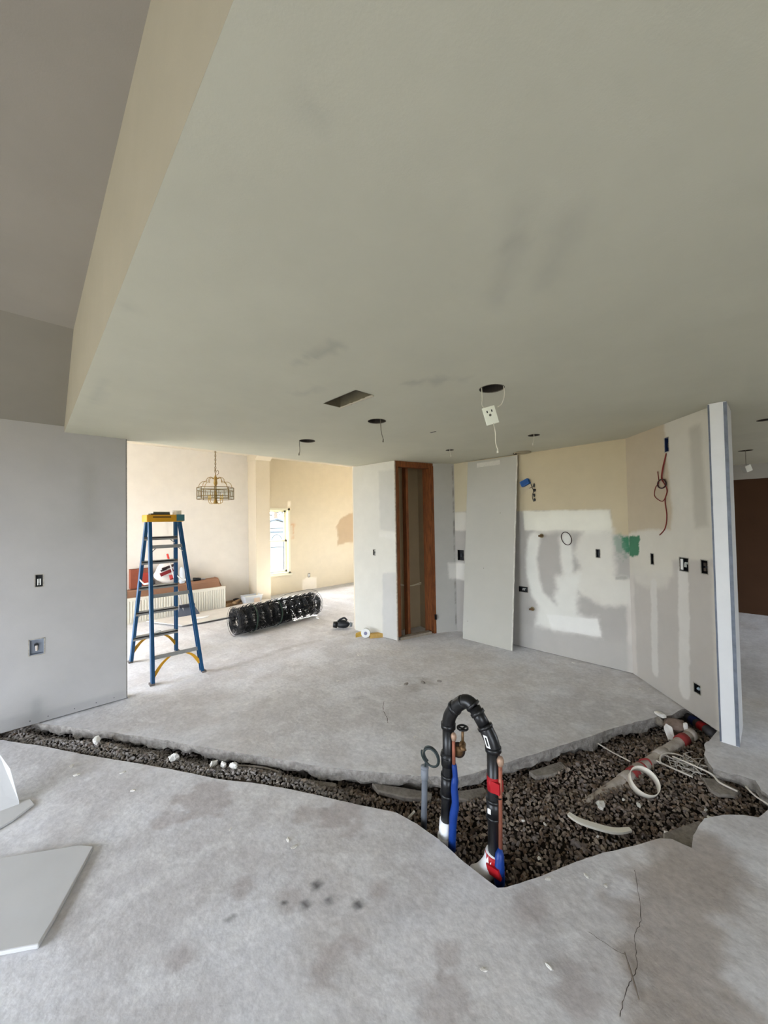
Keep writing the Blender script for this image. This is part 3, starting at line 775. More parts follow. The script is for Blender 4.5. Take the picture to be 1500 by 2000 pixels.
order = sorted(range(len(stones)), key=lambda i: -front_score(stones[i]))
single = set(order[:300])
JV, JF, JC = [], [], []
pm = []
for k, (pv, pf) in enumerate(protos):
    me = bpy.data.meshes.new('stone'); me.from_pydata([tuple(v) for v in pv], [], pf); me.materials.append(M_STONE)
    ca = me.color_attributes.new('paint', 'FLOAT_COLOR', 'POINT'); c = PALETTE[k % len(PALETTE)]
    ca.data.foreach_set('color', [q for _ in pv for q in (*c, 1)]); pm.append(me)
off = 0
for i, (x, y, z, d_, r_) in enumerate(stones):
    k = int(rng.integers(len(protos))); pv, pf = protos[k]
    e = rng.uniform(0, 2 * math.pi, 3); e[0] *= .15; e[1] *= .15
    if i in single:
        o = bpy.data.objects.new('stone', pm[k]); COL.objects.link(o); o.parent = gb
        o.location = (x, y, z); o.rotation_euler = tuple(e); o.scale = (r_, r_, r_); continue
    R = np.array(Matrix.Rotation(e[2], 3, 'Z') @ Matrix.Rotation(e[1], 3, 'Y') @ Matrix.Rotation(e[0], 3, 'X'))
    JV.append(pv @ R.T * r_ + (x, y, z)); JF += [tuple(t + off for t in f_) for f_ in pf]; off += len(pv)
    dusty = float(np.clip((1.55 - x) / .25, 0, 1)) * .5          # paler grey stands in for stronger light along the long trench
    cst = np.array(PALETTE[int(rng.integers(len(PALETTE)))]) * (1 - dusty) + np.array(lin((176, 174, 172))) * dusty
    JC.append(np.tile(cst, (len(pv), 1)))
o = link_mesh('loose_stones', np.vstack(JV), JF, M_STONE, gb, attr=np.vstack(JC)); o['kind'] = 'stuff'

# ------------------------------------------------------------------ rubble, chips and scraps in the trench
M_CONC = mat('concrete lump', (150, 143, 134), rough=.95, rgb2=(118, 110, 102), scale=20, bump=.6, bscale=60)
M_PLAST = mat('white plaster', (222, 218, 210), rough=.9, var=.08, scale=30, bump=.3, bscale=80)
M_BRN = mat('brown rock', (134, 116, 104), rough=.95, rgb2=(112, 96, 86), scale=16, bump=.5, bscale=50)


def lump(name, label, cat, c, r, seed, m, rot=0., amp=.16, group=None, sub=2):
    o = MB().blob((0, 0, 0), r, seed, amp, sub, rot).build(name, m); o.location = c
    return tag(o, label, cat, group)


def flake(name, label, cat, pts, th, m, group=None, tilt=0.0, jit=.0):
    # flat irregular slab from a floor polygon (x, y, z)
    c = sum((Vector(p) for p in pts), Vector()) / len(pts)
    loc = [Vector(p) - c for p in pts]
    o = MB().prism([(p.x, p.y, p.z + tilt * p.y) for p in loc], (0, 0, th)).build(name, m); o.location = c
    bevel(o, min(th * .3, .006), 1)
    return tag(o, label, cat, group)


lump('rock', 'brown angular rock at the top end of the taped white pipe', 'rock', (3.70, 0.60, -0.03), (.07, .09, .05), 3, M_BRN, .4, .1)
flake('tile_shard', 'upright white shard left of the brown rock by the wall', 'shard', [(3.545, .62, -.10), (3.57, .58, -.10), (3.60, .60, -.02), (3.59, .64, 0.0), (3.56, .65, -.02)], .02, M_PLAST)
flake('plaster_stub', 'small white block standing at the wall end of the taped pipe', 'block', [(3.66, .535, -.05), (3.685, .515, -.05), (3.70, .53, -.05), (3.675, .55, -.05)], .075, M_PLAST)
lump('plaster_lump', 'white plaster lump on the far slab lip near the angled wall', 'plaster', (3.74, 0.70, 0.004), (.05, .03, .018), 5, M_PLAST, 1.0)
lump('concrete_lump', 'grey concrete lump lying under the white plaster lump on the slab lip', 'rubble', (3.68, 0.70, -0.03), (.06, .035, .03), 6, M_CONC, .6)
lump('wet_paper_wad', 'crumpled whitish wad beside the lower end of the taped pipe', 'debris', (2.44, 0.76, -.062), (.035, .022, .016), 8, M_PLAST, .2, .3)
i = 0
for (x, y, s, lab) in ((2.592, .683, .014, 'small white chip on gravel above the white plastic ring gap'), (2.623, .613, .018, 'white chip on gravel left below the plastic ring'), (2.504, .454, .02, 'pale stone chip beside the broken slab wedge'), (2.775, .309, .016, 'pale chip next to the right slab edge'), (2.83, .33, .014, 'slim pale chip near the cable scraps at right'), (1.84, .86, .014, 'white chip on gravel right of the taped copper pipe'), (2.07, .93, .012, 'tiny white chip between the pipe arch and the plastic strip'), (2.0, 1.02, .011, 'tiny white chip far behind the right pipe leg'), (2.18, .70, .010, 'tiny white chip under the curved plastic strip')):
    lump('plaster_chip', lab, 'chip', (x, y, float(gravel_z(np.array([x]), np.array([y]))[0]) + .012), (s, s * .6, s * .5), 20 + i, M_PLAST, i * .7, .25, 'white chips on the gravel', 1); i += 1
for (x, y, s, lab) in ((0.385, 3.60, .045, 'pale splintered shard in the trench nearest the left wall'), (0.75, 2.98, .035, 'pale triangular chip at the trench edge right of the shard'), (0.93, 2.72, .03, 'leftmost of the white plaster crumbs in the long trench'), (0.975, 2.655, .026, 'middle one of the white plaster crumbs in the long trench'), (1.01, 2.575, .03, 'rightmost of the white plaster crumbs in the long trench')):
    zc = float(gravel_z(np.array([x]), np.array([y]))[0]) + .025
    lump('plaster_crumb', lab, 'plaster', (x, y, zc), (s, s * .6, s * .7), 40 + i, M_PLAST, i * .9, .28, 'plaster crumbs in the long trench', 2); i += 1
# broken slab pieces lying in the trench
flake('slab_piece', 'thin broken concrete piece under the cable scraps by the right slab', 'rubble', [(3.137, .383, -.075), (3.03, .33, -.075), (3.01, .29, -.075), (3.06, .22, -.07), (3.13, .20, -.065), (3.17, .30, -.065)], .022, M_CONC)
flake('slab_piece', 'wedge of broken slab jammed at the near trench corner right', 'rubble', [(2.34, .44, -.07), (2.42, .46, -.07), (2.64, .34, -.06), (2.62, .30, -.06), (2.49, .31, -.06), (2.36, .35, -.06)], .035, M_CONC)
flake('slab_piece', 'flat concrete piece between the grey conduit and far slab edge', 'rubble', [(1.62, 1.86, -.10), (1.74, 1.68, -.10), (1.83, 1.53, -.10), (1.78, 1.50, -.10), (1.68, 1.62, -.10), (1.60, 1.78, -.10)], .03, M_CONC)
flake('slab_piece', 'flat concrete piece behind the left leg of the black pipe', 'rubble', [(1.90, 1.48, -.10), (1.99, 1.40, -.10), (2.10, 1.33, -.10), (2.06, 1.27, -.10), (1.94, 1.33, -.10), (1.86, 1.44, -.10)], .03, M_CONC)
flake('slab_piece', 'flat concrete scrap against the far slab right of the pipes', 'rubble', [(2.44, 1.20, -.10), (2.58, 1.14, -.10), (2.70, 1.09, -.10), (2.66, 1.03, -.10), (2.52, 1.07, -.10), (2.42, 1.14, -.10)], .028, M_CONC)
flake('slab_piece', 'long flat concrete sliver along the middle of the long trench', 'rubble', [(1.22, 2.38, -.09), (1.36, 2.17, -.09), (1.46, 2.02, -.09), (1.43, 1.99, -.09), (1.32, 2.13, -.09), (1.20, 2.33, -.09)], .02, M_CONC)
sk = MB().tube(catmull([(1.02, 2.66, -.05), (1.10, 2.56, -.045), (1.18, 2.46, -.05), (1.24, 2.35, -.06)], 5), .008, 6).build('root_stick', mat('grey stick', (140, 132, 122), rough=.9))
tag(sk, 'grey stick lying on gravel beside the plaster crumbs', 'stick')

# white pipe half buried, with red tape
pv = thing('buried_white_pipe', 'dusty white drain pipe wrapped in red tape crossing the gravel', 'pipe', (2.42, .84, -.08))
M_PVC = mat('dusty white pipe', (196, 188, 178), rough=.6, rgb2=(160, 148, 136), scale=14, bump=.1, bscale=30)
M_RED = mat('red tape', (160, 22, 30), rough=.45); M_RED2 = mat('dusty red tape', (150, 54, 52), rough=.7)
q0 = Vector((2.42, .845, -.115)); q1 = Vector((3.70, .50, -.055)); org = Vector((2.42, .84, -.08))
PT = lambda t: q0.lerp(q1, t) - org
MB().tube([PT(t) for t in np.linspace(0, 1, 14)], .036, 14).build('pipe', M_PVC, pv, True)
for t0, t1, rr_ in ((.30, .36, .041), (.40, .47, .042), (.62, .70, .042), (.965, 1.0, .044)):
    MB().tube([PT(t0), PT(t1)], rr_, 14).build('coupling', M_PVC, pv, True)
for t0, t1, rr_ in ((.375, .405, .0435), (.405, .415, .043), (.465, .475, .0425), (.86, .92, .0435)):
    MB().tube([PT(t0), PT(t1)], rr_, 14).build('tape_band', M_RED2, pv, True)
MB().tube(catmull([PT(.50) + Vector((.02, -.04, .01)), PT(.52) + Vector((0, -.01, .042)), PT(.50) + Vector((.0, .03, .03))], 5), .006, 6).build('tape_tail', M_RED2, pv)
# pipe stub disappearing under the angled wall
ps = thing('wall_pipe_stub', 'dark pipe with red and blue tape disappearing under the angled wall', 'pipe', (3.93, .47, -.07))
MB().tube([(-.09, -.09, 0), (.10, .10, 0)], .035, 12).build('pipe', mat('dark grey pipe', (70, 66, 66), rough=.5), ps, True)
MB().tube([(-.035, -.035, 0), (.005, .005, 0)], .038, 12).build('red_tape', M_RED, ps, True)
MB().tube([(.03, .03, 0), (.065, .065, 0)], .038, 12).build('blue_tape', mat('navy tape', (30, 44, 100), rough=.5), ps, True)

# white plastic ring, curved strip, cables
rn = thing('plastic_ring', 'white plastic hoop lying tilted on the gravel beside the taped pipe', 'ring', (2.79, .62, -.035))
v, f_ = [], []
for k in range(40):
    a = 2 * math.pi * k / 40
    for rad, h in ((.085, -.028), (.085, .028), (.082, .028), (.082, -.028)):
        v.append((rad * math.cos(a), rad * 0.95 * math.sin(a), h))
for k in range(40):
    k2 = (k + 1) % 40
    for q in range(4): f_.append((4 * k + q, 4 * k2 + q, 4 * k2 + (q + 1) % 4, 4 * k + (q + 1) % 4))
o = link_mesh('hoop', v, f_, mat('off white plastic', (226, 218, 202), rough=.5), rn, True); o.rotation_euler = (0.38, -0.42, 0)
st = MB(); pp = catmull([(2.206, .855, -.045), (2.205, .79, -.05), (2.271, .656, -.06), (2.345, .588, -.058)], 6); tp = []
bt = []
for k, p in enumerate(pp):
    w = .011 + .008 * math.sin(math.pi * k / (len(pp) - 1)); t = (pp[min(k + 1, len(pp) - 1)] - pp[max(k - 1, 0)]).normalized(); s_ = Vector((-t.y, t.x, 0))
    tp.append(p + s_ * w); bt.append(p - s_ * w)
st.prism([tuple(p) for p in tp + bt[::-1]], (0, 0, .012))
tag(st.build('plastic_strip', mat('ivory plastic', (224, 219, 205), rough=.55)), 'curved ivory plastic strip lying across the gravel in front', 'strip')
M_CAB = mat('dirty white cable', (206, 198, 186), rough=.55)
CBL = [
    ([(3.062, .961, -.05), (3.03, .865, -.055), (2.99, .74, -.05)], .005, 'thin white wire left of the taped pipe'),
    ([(3.086, .612, -.03), (3.087, .524, -.04), (3.099, .42, -.055)], .006, 'straight white cable right of the plastic ring'),
    ([(3.105, .593, -.05), (3.215, .605, -.045), (3.289, .563, -.05), (3.302, .496, -.05), (3.232, .465, -.06)], .006, 'looped white cable beside the upper taped pipe'),
    ([(3.227, .544, -.035), (3.20, .433, -.03), (3.17, .335, -.03), (3.115, .29, -.035), (3.10, .21, -.04)], .006, 'long white cable running along the right slab edge'),
    ([(3.149, .175, -.02), (3.09, .138, -.02), (3.03, .085, -.01), (2.99, .05, .006)], .005, 'white wire leading out of the trench at far right'),
    ([(3.35, .50, -.05), (3.28, .42, -.045), (3.22, .45, -.05), (3.24, .52, -.045)], .004, 'short hooked cable scrap in the tangle near the wall')]
for p, r_, lab in CBL:
    tag(MB().tube(catmull(p, 8), r_, 6).build('cable_scrap', M_CAB, None, True), lab, 'cable', 'cable scraps in the trench')
tg = MB(); rg = random.Random(9)
for k in range(46):
    c = Vector((3.20 + rg.gauss(0, .06), .46 + rg.gauss(0, .05), -.055 + rg.uniform(0, .02))); a = rg.uniform(0, 3.14); L = rg.uniform(.025, .08)
    d_ = Vector((math.cos(a), math.sin(a), rg.uniform(-.15, .15))) * L; m_ = Vector((-d_.y, d_.x, 0)) * rg.uniform(-.4, .4)
    tg.tube([c - d_, c + m_, c + d_], .0028, 4)
o = tg.build('wire_clippings', mat('pale clippings', (190, 184, 176), rough=.7)); tag(o, 'tangle of short pale wire clippings on gravel beside the white cables', 'clippings', kind='stuff')

# ------------------------------------------------------------------ black drain loop
M_ABS = mat('black drain pipe', (17, 17, 18), rough=.38, spec=.45, var=.15, scale=12)
M_PW = mat('white pipe sleeve', (226, 226, 226), rough=.5, var=.08, scale=12)
M_BLUE = mat('blue poly sleeve', (20, 54, 124), rough=.4, bump=.3, bscale=30)
M_COP = mat('copper', (150, 92, 72), rough=.5, metal=.5, var=.2, scale=20)
M_LAB = mat('label white', (230, 230, 226), rough=.6)
ea = Vector((1.60, 1.24, 0)); eb = Vector((1.62, .95, 0)); et = (eb - ea).normalized(); en = Vector((et.y, -et.x, 0))
if en.dot(Vector((1, 1, 0))) > 0: en = -en           # towards the camera
E3 = lambda u, z, d=0.0: ea + et * u + en * d + Vector((0, 0, z))
dp = thing('drain_pipe_arch', 'black plastic drain pipe bent into an arch rising from the trench', 'pipe', (1.61, 1.10, -.1))
o0 = dp.location.copy(); L3 = lambda u, z, d=0.0: E3(u, z, d) - o0
path = [(-.003, .04), (.006, .2), (.018, .4), (.020, .545), (.032, .60), (.075, .665), (.115, .70), (.145, .706), (.175, .69), (.235, .61), (.262, .565), (.272, .53), (.270, .3), (.266, .02)]
MB().tube([L3(*p) for p in path[:4]], .0305, 16).build('pipe', M_ABS, dp, True)
MB().tube(catmull([L3(*p) for p in path[3:7]], 5), .034, 16).build('elbow', M_ABS, dp, True)
MB().tube(catmull([L3(*p) for p in path[6:9]], 5), .034, 16).build('elbow', M_ABS, dp, True)
MB().tube([L3(*p) for p in path[8:10]], .0305, 16).build('pipe', M_ABS, dp, True)
MB().tube(catmull([L3(*p) for p in path[9:12]], 5), .0345, 16).build('elbow', M_ABS, dp, True)
MB().tube([L3(*p) for p in path[11:]], .0305, 16).build('pipe', M_ABS, dp, True)
for (u0, z0), (u1, z1), r_ in (((.020, .535), (.021, .56), .0385), ((.014, .34), (.016, .41), .036), ((.012, .385), (.013, .395), .038), ((.008, .19), (.012, .29), .036), ((.012, .28), (.013, .295), .038), ((.004, .18), (.006, .195), .038),
                               ((.055, .645), (.068, .657), .038), ((.163, .70), (.173, .692), .0385), ((.188, .675), (.198, .662), .0365), ((.228, .62), (.236, .608), .0385), ((.272, .515), (.271, .535), .0385), ((.270, .21), (.270, .29), .036), ((.270, .28), (.270, .294), .038), ((.268, .20), (.268, .212), .038)):
    MB().tube([L3(u0, z0), L3(u1, z1)], r_, 16).build('coupling', M_ABS, dp, True)
MB().tube([L3(-.006, -.10), L3(-.006, .0), L3(-.003, .05)], [.043, .038, .036], 16).build('sleeve', M_PW, dp, True)
MB().tube([L3(-.004, -.10), L3(-.005, -.03)], .047, 16).build('sleeve_collar', M_PW, dp, True)
MB().tube(catmull([L3(.185, -.09, .05), L3(.222, -.062, .04), L3(.252, -.02, .012), L3(.266, .035)], 5), [.042] * 16, 14).build('elbow_sleeve', M_PW, dp, True)
# stickers on the right leg
stk = []
for u, z, w, h in ((.258, .567, .010, .026), (.262, .245, .008, .012)):
    c = L3(u, z, .0352); so2 = MB().obox(c, et * w, en * .0012, Vector((0, 0, h)) - et * (h * .35 if h > .02 else 0)).build('sticker', M_LAB, dp); stk.append(so2)
MB().obox(L3(.258, .567, .0368), et * .004, en * .0008, Vector((0, 0, .018)) - et * .006).build('barcode', M_BLACK, stk[0])
o = MB().tube([L3(.272, .335), L3(.272, .40)], .0335, 16).build('tape_band', M_RED, dp, True)
o = MB().tube([L3(.262, .0, .004), L3(.267, .035)], .0435, 16).build('tape_band', M_RED, dp, True); o['label'] = 'red tape wrap at the foot'

# right copper pipe with blue sleeve foot and round cap
cr_ = thing('copper_pipe', 'copper pipe taped to the right leg of the black arch', 'pipe', (1.62, .91, -.1)); o0 = cr_.location.copy()
C3 = lambda u, z, d=0.0: E3(u, z, d) - o0
tb1 = MB().tube([C3(.302, .03, .012), C3(.308, .3, .012), C3(.312, .47, .012)], .0095, 10).build('tube', M_COP, cr_, True)
MB().lathe([(.0, -.026), (.012, -.022), (.0165, -.008), (.0165, .006), (.011, .018), (.0, .022)], 12, tuple(C3(.313, .49, .012))).build('cap', mat('aged solder cap', (170, 140, 118), rough=.5, metal=.4), tb1, True)
MB().tube([C3(.298, -.14, .02), C3(.300, -.04, .026), C3(.302, .06, .02), C3(.303, .085, .012)], [.022, .026, .02, .008], 10).build('blue_sleeve', M_BLUE, cr_, True)
MB().obox(C3(.292, .365, .012), et * .022, en * .022, Vector((0, 0, .026))).build('tape_wrap', M_RED, cr_)
MB().obox(C3(.285, -.01, .03), et * .03, en * .025, Vector((0, 0, .02)) - et * .006).build('tape_wrap', M_RED, cr_)
MB().tube([C3(.30, .318, .012) + Vector((.016 * math.cos(a), .016 * math.sin(a), 0)) for a in np.linspace(0, 6, 12)], .003, 5).build('zip_tie', M_BLACK, cr_)

# left copper pipe with spigot valve and long blue sleeve
cl_ = thing('copper_riser', 'copper riser in a long blue sleeve with brass valve beside the left leg', 'pipe', (1.60, 1.20, -.1)); o0 = cl_.location.copy()
tb2 = MB().tube([C3(.062, .30, .02), C3(.063, .42, .02), C3(.064, .50, .02)], .009, 10).build('tube', M_COP, cl_, True)
MB().lathe([(.0, -.024), (.011, -.02), (.0145, -.006), (.0145, .006), (.009, .016), (.0, .02)], 12, tuple(C3(.065, .515, .02))).build('cap', mat('aged solder cap', (170, 140, 118)), tb2, True)
MB().tube(catmull([C3(.046, -.06, .030), C3(.056, .10, .028), C3(.070, .18, .026), C3(.066, .26, .026), C3(.070, .31, .022), C3(.064, .375, .02)], 4), [.020] * 4 + [.021] * 4 + [.019] * 4 + [.018] * 4 + [.014] * 4 + [.011], 10).build('blue_sleeve', M_BLUE, cl_, True)
M_BRASS = mat('old brass', (112, 86, 58), rough=.5, metal=.6, var=.15, scale=20)
va = MB(); va.tube([C3(.075, .44, -.05), C3(.085, .46, -.03), C3(.10, .475, -.0)], [.016, .018, .014], 10); va.tube([C3(.10, .475, 0), C3(.115, .455, .01)], [.013, .016], 10); va.tube([C3(.092, .47, -.02), C3(.094, .54, -.02)], .007, 8)
vbo = va.build('valve_body', M_BRASS, cl_, True)
wh = MB(); c = C3(.094, .548, -.02)
wh.tube([c + Vector((.026 * math.cos(a), .026 * math.sin(a), .004)) for a in np.linspace(0, 2 * math.pi, 16, endpoint=False)], .0055, 6, closed=True)
for a in (0, 1.57): wh.bar(c - Vector((math.cos(a), math.sin(a), 0)) * .026, c + Vector((math.cos(a), math.sin(a), 0)) * .026, .006, .006, (0, 0, 1))
wh.build('hand_wheel', M_BLACK, vbo)
g_ = MB(); c = C3(.068, .435, -.02); dirn = (en * .8 + et * .3).normalized()
g_.tube([c, c + dirn * .02], .036, 16); g_.build('coiled_hose', mat('dark brown rubber', (46, 34, 28), rough=.6), cl_, True)
g2 = MB().tube([c + dirn * .019, c + dirn * .023], .026, 16).build('gauge_face', M_BRASS, cl_, True)

# grey conduit with coiled cable
cd = thing('grey_conduit', 'grey conduit standing in the trench with a coiled dark cable on top', 'conduit', (1.585, 1.395, -.1)); o0 = cd.location.copy()
M_CON = mat('grey conduit', (98, 102, 108), rough=.65, var=.1, scale=10)
MB().tube([C3(-.155, -.10), C3(-.145, .1), C3(-.140, .22)], .0165, 12).build('tube', M_CON, cd, True)
MB().tube([C3(-.141, .20), C3(-.139, .26)], .0205, 12).build('collar', mat('light grey conduit', (124, 128, 134), rough=.65), cd, True)
MB().tube([C3(-.139, .258), C3(-.139, .268)], .0225, 12).build('rim', mat('light grey conduit', (150, 156, 164)), cd, True)
M_CBK = mat('dark green-grey cable', (48, 56, 56), rough=.45)
cc = []
for k in range(66):
    a = -1.9 - 2 * math.pi * 2.3 * k / 65; R_ = .046 + .006 * math.sin(k * .3)
    cc.append(C3(-.082 + R_ * math.cos(a) * .92, .352 + R_ * 1.12 * math.sin(a), .012 * math.sin(k * .21) + .0006 * k))
MB().tube([C3(-.139, .25), C3(-.133, .29), C3(-.122, .305)] + cc[2:], .0052, 7).build('cable_coil', M_CBK, cd, True)
o = MB().tube([(1.555, 1.475, -.045), (1.60, 1.47, -.03), (1.52, 1.42, -.075)][:2], .006, 6).build('cable_scrap', M_CAB); tag(o, 'short white cable end poking out beside the grey conduit', 'cable', 'cable scraps in the trench')
lump('concrete_chunk', 'pale concrete chunk beside the white foot of the right pipe leg', 'rubble', (1.60, 1.02, -.06), (.03, .025, .03), 77, M_CONC, .3)

# ------------------------------------------------------------------ drywall sheet leaning on the kitchen wall
ds = thing('drywall_sheet', 'tall grey drywall sheet leaning against the kitchen wall', 'drywall', (4.31, 2.64, 0))
o0 = ds.location.copy()
b0, b1, t1, t0 = Vector((4.300, 3.0, 0.002)), Vector((4.300, 2.277, 0.002)), Vector((4.495, 2.245, 2.425)), Vector((4.495, 2.985, 2.425))
nn = (b1 - b0).cross(t0 - b0).normalized()
if nn.x < 0: nn = -nn
MB().prism([b0 - o0, b1 - o0, t1 - o0, t0 - o0], nn * .013).build('board', mat('grey drywall paper', (174, 171, 160), rough=.85, var=.03, scale=3, bump=.05, bscale=90), ds)
e = MB(); pts_ = [b1.lerp(t1, k / 40) for k in range(41)]
e.prism([p - o0 - nn * .0012 + Vector((0, .004 * math.sin(k * 2.1), 0)) for k, p in enumerate(pts_)] + [p - o0 - nn * .0012 + Vector((0, .017 + .004 * math.sin(k * 1.3), 0)) for k, p in reversed(list(enumerate(pts_)))], nn * .0015)
e.build('paper_tape_edge', mat('pale factory edge', (190, 187, 176), rough=.9, var=.1, scale=40), ds)
MB().bar(t0.lerp(b0, .03) - o0 - nn * .001 + Vector((0, -.15, 0)), t0.lerp(b0, .03) - o0 - nn * .001 + Vector((0, -.5, 0)), .08, .001, (0, 0, 1)).build('mud_smear', mat('thin plaster', (194, 191, 180), rough=.9, var=.08, scale=30), ds)
for k in range(3):
    MB().blob(tuple(b0.lerp(t1, .1 + .3 * k) - o0 - nn * .002), (.006, .006, .006), k, .1, 1).build('screw_dimple', M_CONC, ds)

# ------------------------------------------------------------------ electrical boxes and wires on the walls
M_BOXM = mat('blue electrical box', (28, 86, 150), rough=.5); M_NAVY = mat('navy electrical box', (24, 40, 78), rough=.5)
M_TORN = mat('torn paper rim', (168, 162, 150), rough=.95, var=.3, scale=50)


def wall_box(label, O, U, N, u, z, a, b, inner=M_BLACK, kind='electrical_box', white=False, rim=True):
    """open box sunk in a wall cut-out: floor, four sides, device strap and wires"""
    U, N = Vector(U).normalized(), Vector(N).normalized(); Z = Vector((0, 0, 1))
    c = Vector(O) + U * u + Z * z
    t = thing(kind, label, 'box', c)
    q = MB(); dep = .045; th = .002; a2, b2 = a - .001, b - .001
    q.obox(-N * dep, U * a2, N * th, Z * b2)
    for s in (-1, 1):
        q.obox(U * s * (a2 - th) - N * (dep / 2 + .002), U * th, N * dep / 2, Z * b2)
        q.obox(Z * s * (b2 - th) - N * (dep / 2 + .002), U * a2, N * dep / 2, Z * th)
    bsh = q.build('box_shell', inner, t)
    w = MB()
    for k in range(2): w.tube(catmull([-N * .04 + U * (a * .5 * (k - .5)), -N * .015 + U * (a * .3 * (k - .5)) + Z * b * .3, -N * .012 + U * a * .3 * (k - .5) - Z * b * .4], 4), max(.0022, a * .08), 5)
    w.build('wire', mat('white wire', (206, 206, 200), rough=.6) if white else mat('grey wire', (70, 72, 76), rough=.6), bsh)
    if rim:
        r_ = MB(); rg = random.Random(int(u * 1000 + z * 77))
        for s in (-1, 1):
            r_.obox(U * s * (a + .003) + N * .0008, U * .004, N * .0006, Z * (b + rg.uniform(0, .006)))
            r_.obox(Z * s * (b + .003) + N * .0008, U * (a + rg.uniform(0, .006)), N * .0006, Z * .003)
        r_.build('cut_rim', M_TORN, t)
    return t


KO = Vector((4.53, 3.25, 0.006)); KU = Vector((0, -1, 0)); KN = Vector((-1, 0, 0))
wall_box('black square box on the kitchen wall left of the leaning drywall', KO, KU, KN, .088, 1.101, .055, .075)
wall_box('low horizontal outlet box right of the leaning drywall', KO, KU, KN, 1.018, .722, .06, .035, white=True)
wall_box('narrow black cut-out in the middle of the patched kitchen wall', KO, KU, KN, 1.886, 1.218, .02, .045)
AO = P0 + Vector((0, 0, .006))
wall_box('slim black box just right of the green paint swatch', AO, TA, NA, *A_BOX[0])
wb = wall_box('wide black box with a white strap above the plaster streak', AO, TA, NA, *A_BOX[1], white=True)
MB().obox(-TA * .022 + NA * .001, TA * .012, NA * .003, Vector((0, 0, .045))).build('white_strap', M_WHITE, wb)
wb = wall_box('dark outlet box nearest the white end post', AO, TA, NA, *A_BOX[2])
for s in (-1, 1): MB().obox(Vector((0, 0, s * .02)) - NA * .006, TA * .012, NA * .004, Vector((0, 0, .012))).build('receptacle', mat('brown receptacle', (60, 52, 46), rough=.5), wb)
wb = wall_box('low black box near the floor by the white end post', AO, TA, NA, *A_BOX[3])
MB().blob((-NA * .01)[:], (.016, .016, .016), 3, .2, 1).build('wire_bundle', mat('pale blue wire', (170, 186, 196), rough=.5), wb)
wall_box('navy blue box high on the angled wall above the red wire', AO, TA, NA, *A_BOX[4], inner=M_NAVY)
LO = Vector((-3.6, 4.24, .012)); LN = Vector((0, -1, 0))
wb = wall_box('black switch box on the left partition with two white wires', LO, (1, 0, 0), LN, 3.6 + .0725, 1.1645, .0235, .0495, white=True)
for s in (-.4, .35): MB().obox(Vector((s * .02, -.001, -.01)), Vector((.004, 0, .001)), Vector((0, .002, 0)), Vector((0, 0, .026))).build('wire_lead', M_WHITE, wb)
wb = wall_box('pale metal water outlet box low on the left partition', LO, (1, 0, 0), LN, 3.6 + .059, .6215, .045, .0635, inner=mat('pale steel', (150, 156, 166), rough=.45, metal=.3))
MB().tube([(0, -.0, -.03), (0, -.0, .01), (.0, .0, .015)], .008, 8).build('spigot', mat('tan valve', (190, 180, 170), rough=.4), wb)
MB().obox((-.004, -.006, .022), (.012, 0, 0), (0, .006, 0), (0, 0, .007)).build('handle', M_BLACK, wb)
wall_box('small black switch box on the white pantry wall', PO, PU, Vector((-.995, -.1, 0)), .402, 1.167, .02, .04)
wb = wall_box('outlet cut-out low on the tan dining wall', (-1.5, 7.8, 0), (1, 0, 0), LN, 6.408, .342, .03, .045, white=True)
MB().box((-.015, -.002, -.03), (.015, .004, .03)).build('white_receptacle', M_WHITE, wb)

# blue box hanging out of the kitchen wall with black wires
bb = thing('blue_box', 'bright blue electrical box hanging tilted on the kitchen wall', 'box', KO + KU * 1.094 + Vector((-.03, 0, 2.06)))
ru = (KU * math.cos(.42) + Vector((0, 0, 1)) * math.sin(.42)); rv_ = Vector((0, 0, 1)) * math.cos(.42) - KU * math.sin(.42)
MB().obox((0, 0, 0), ru * .052, KN * .028, rv_ * .034).build('body', M_BOXM, bb)
MB().obox(KN * .029, ru * .044, KN * .001, rv_ * .026).build('front', mat('blue box inside', (20, 70, 128), rough=.6), bb)
for s in (-1, 1): MB().obox(ru * s * .056, ru * .006, KN * .004, rv_ * .012).build('ear', M_BOXM, bb)
bw = thing('black_wire_bundle', 'black wires and broken plaster holes below the blue box', 'wires', KO + KU * 1.189 + Vector((-.01, 0, 1.92)))
rg = random.Random(4)
for k in range(4):
    y0 = rg.uniform(-.015, .015)
    MB().blob((0.0, y0, .10 - k * .06), (.008, .016, .022), k, .3, 1).build('hole', M_BLACK, bw)
MB().tube(catmull([(-.005, .03, .12), (-.02, .01, .08), (-.015, -.005, .03), (-.02, .008, -.03), (-.012, 0, -.10)], 6), .004, 6).build('wire', mat('dark cable', (40, 34, 34), rough=.5), bw)
MB().tube(catmull([(-.005, .05, .07), (-.02, .02, .075), (-.012, .0, .09)], 6), .003, 6).build('wire', mat('brown cable', (74, 48, 40), rough=.5), bw)

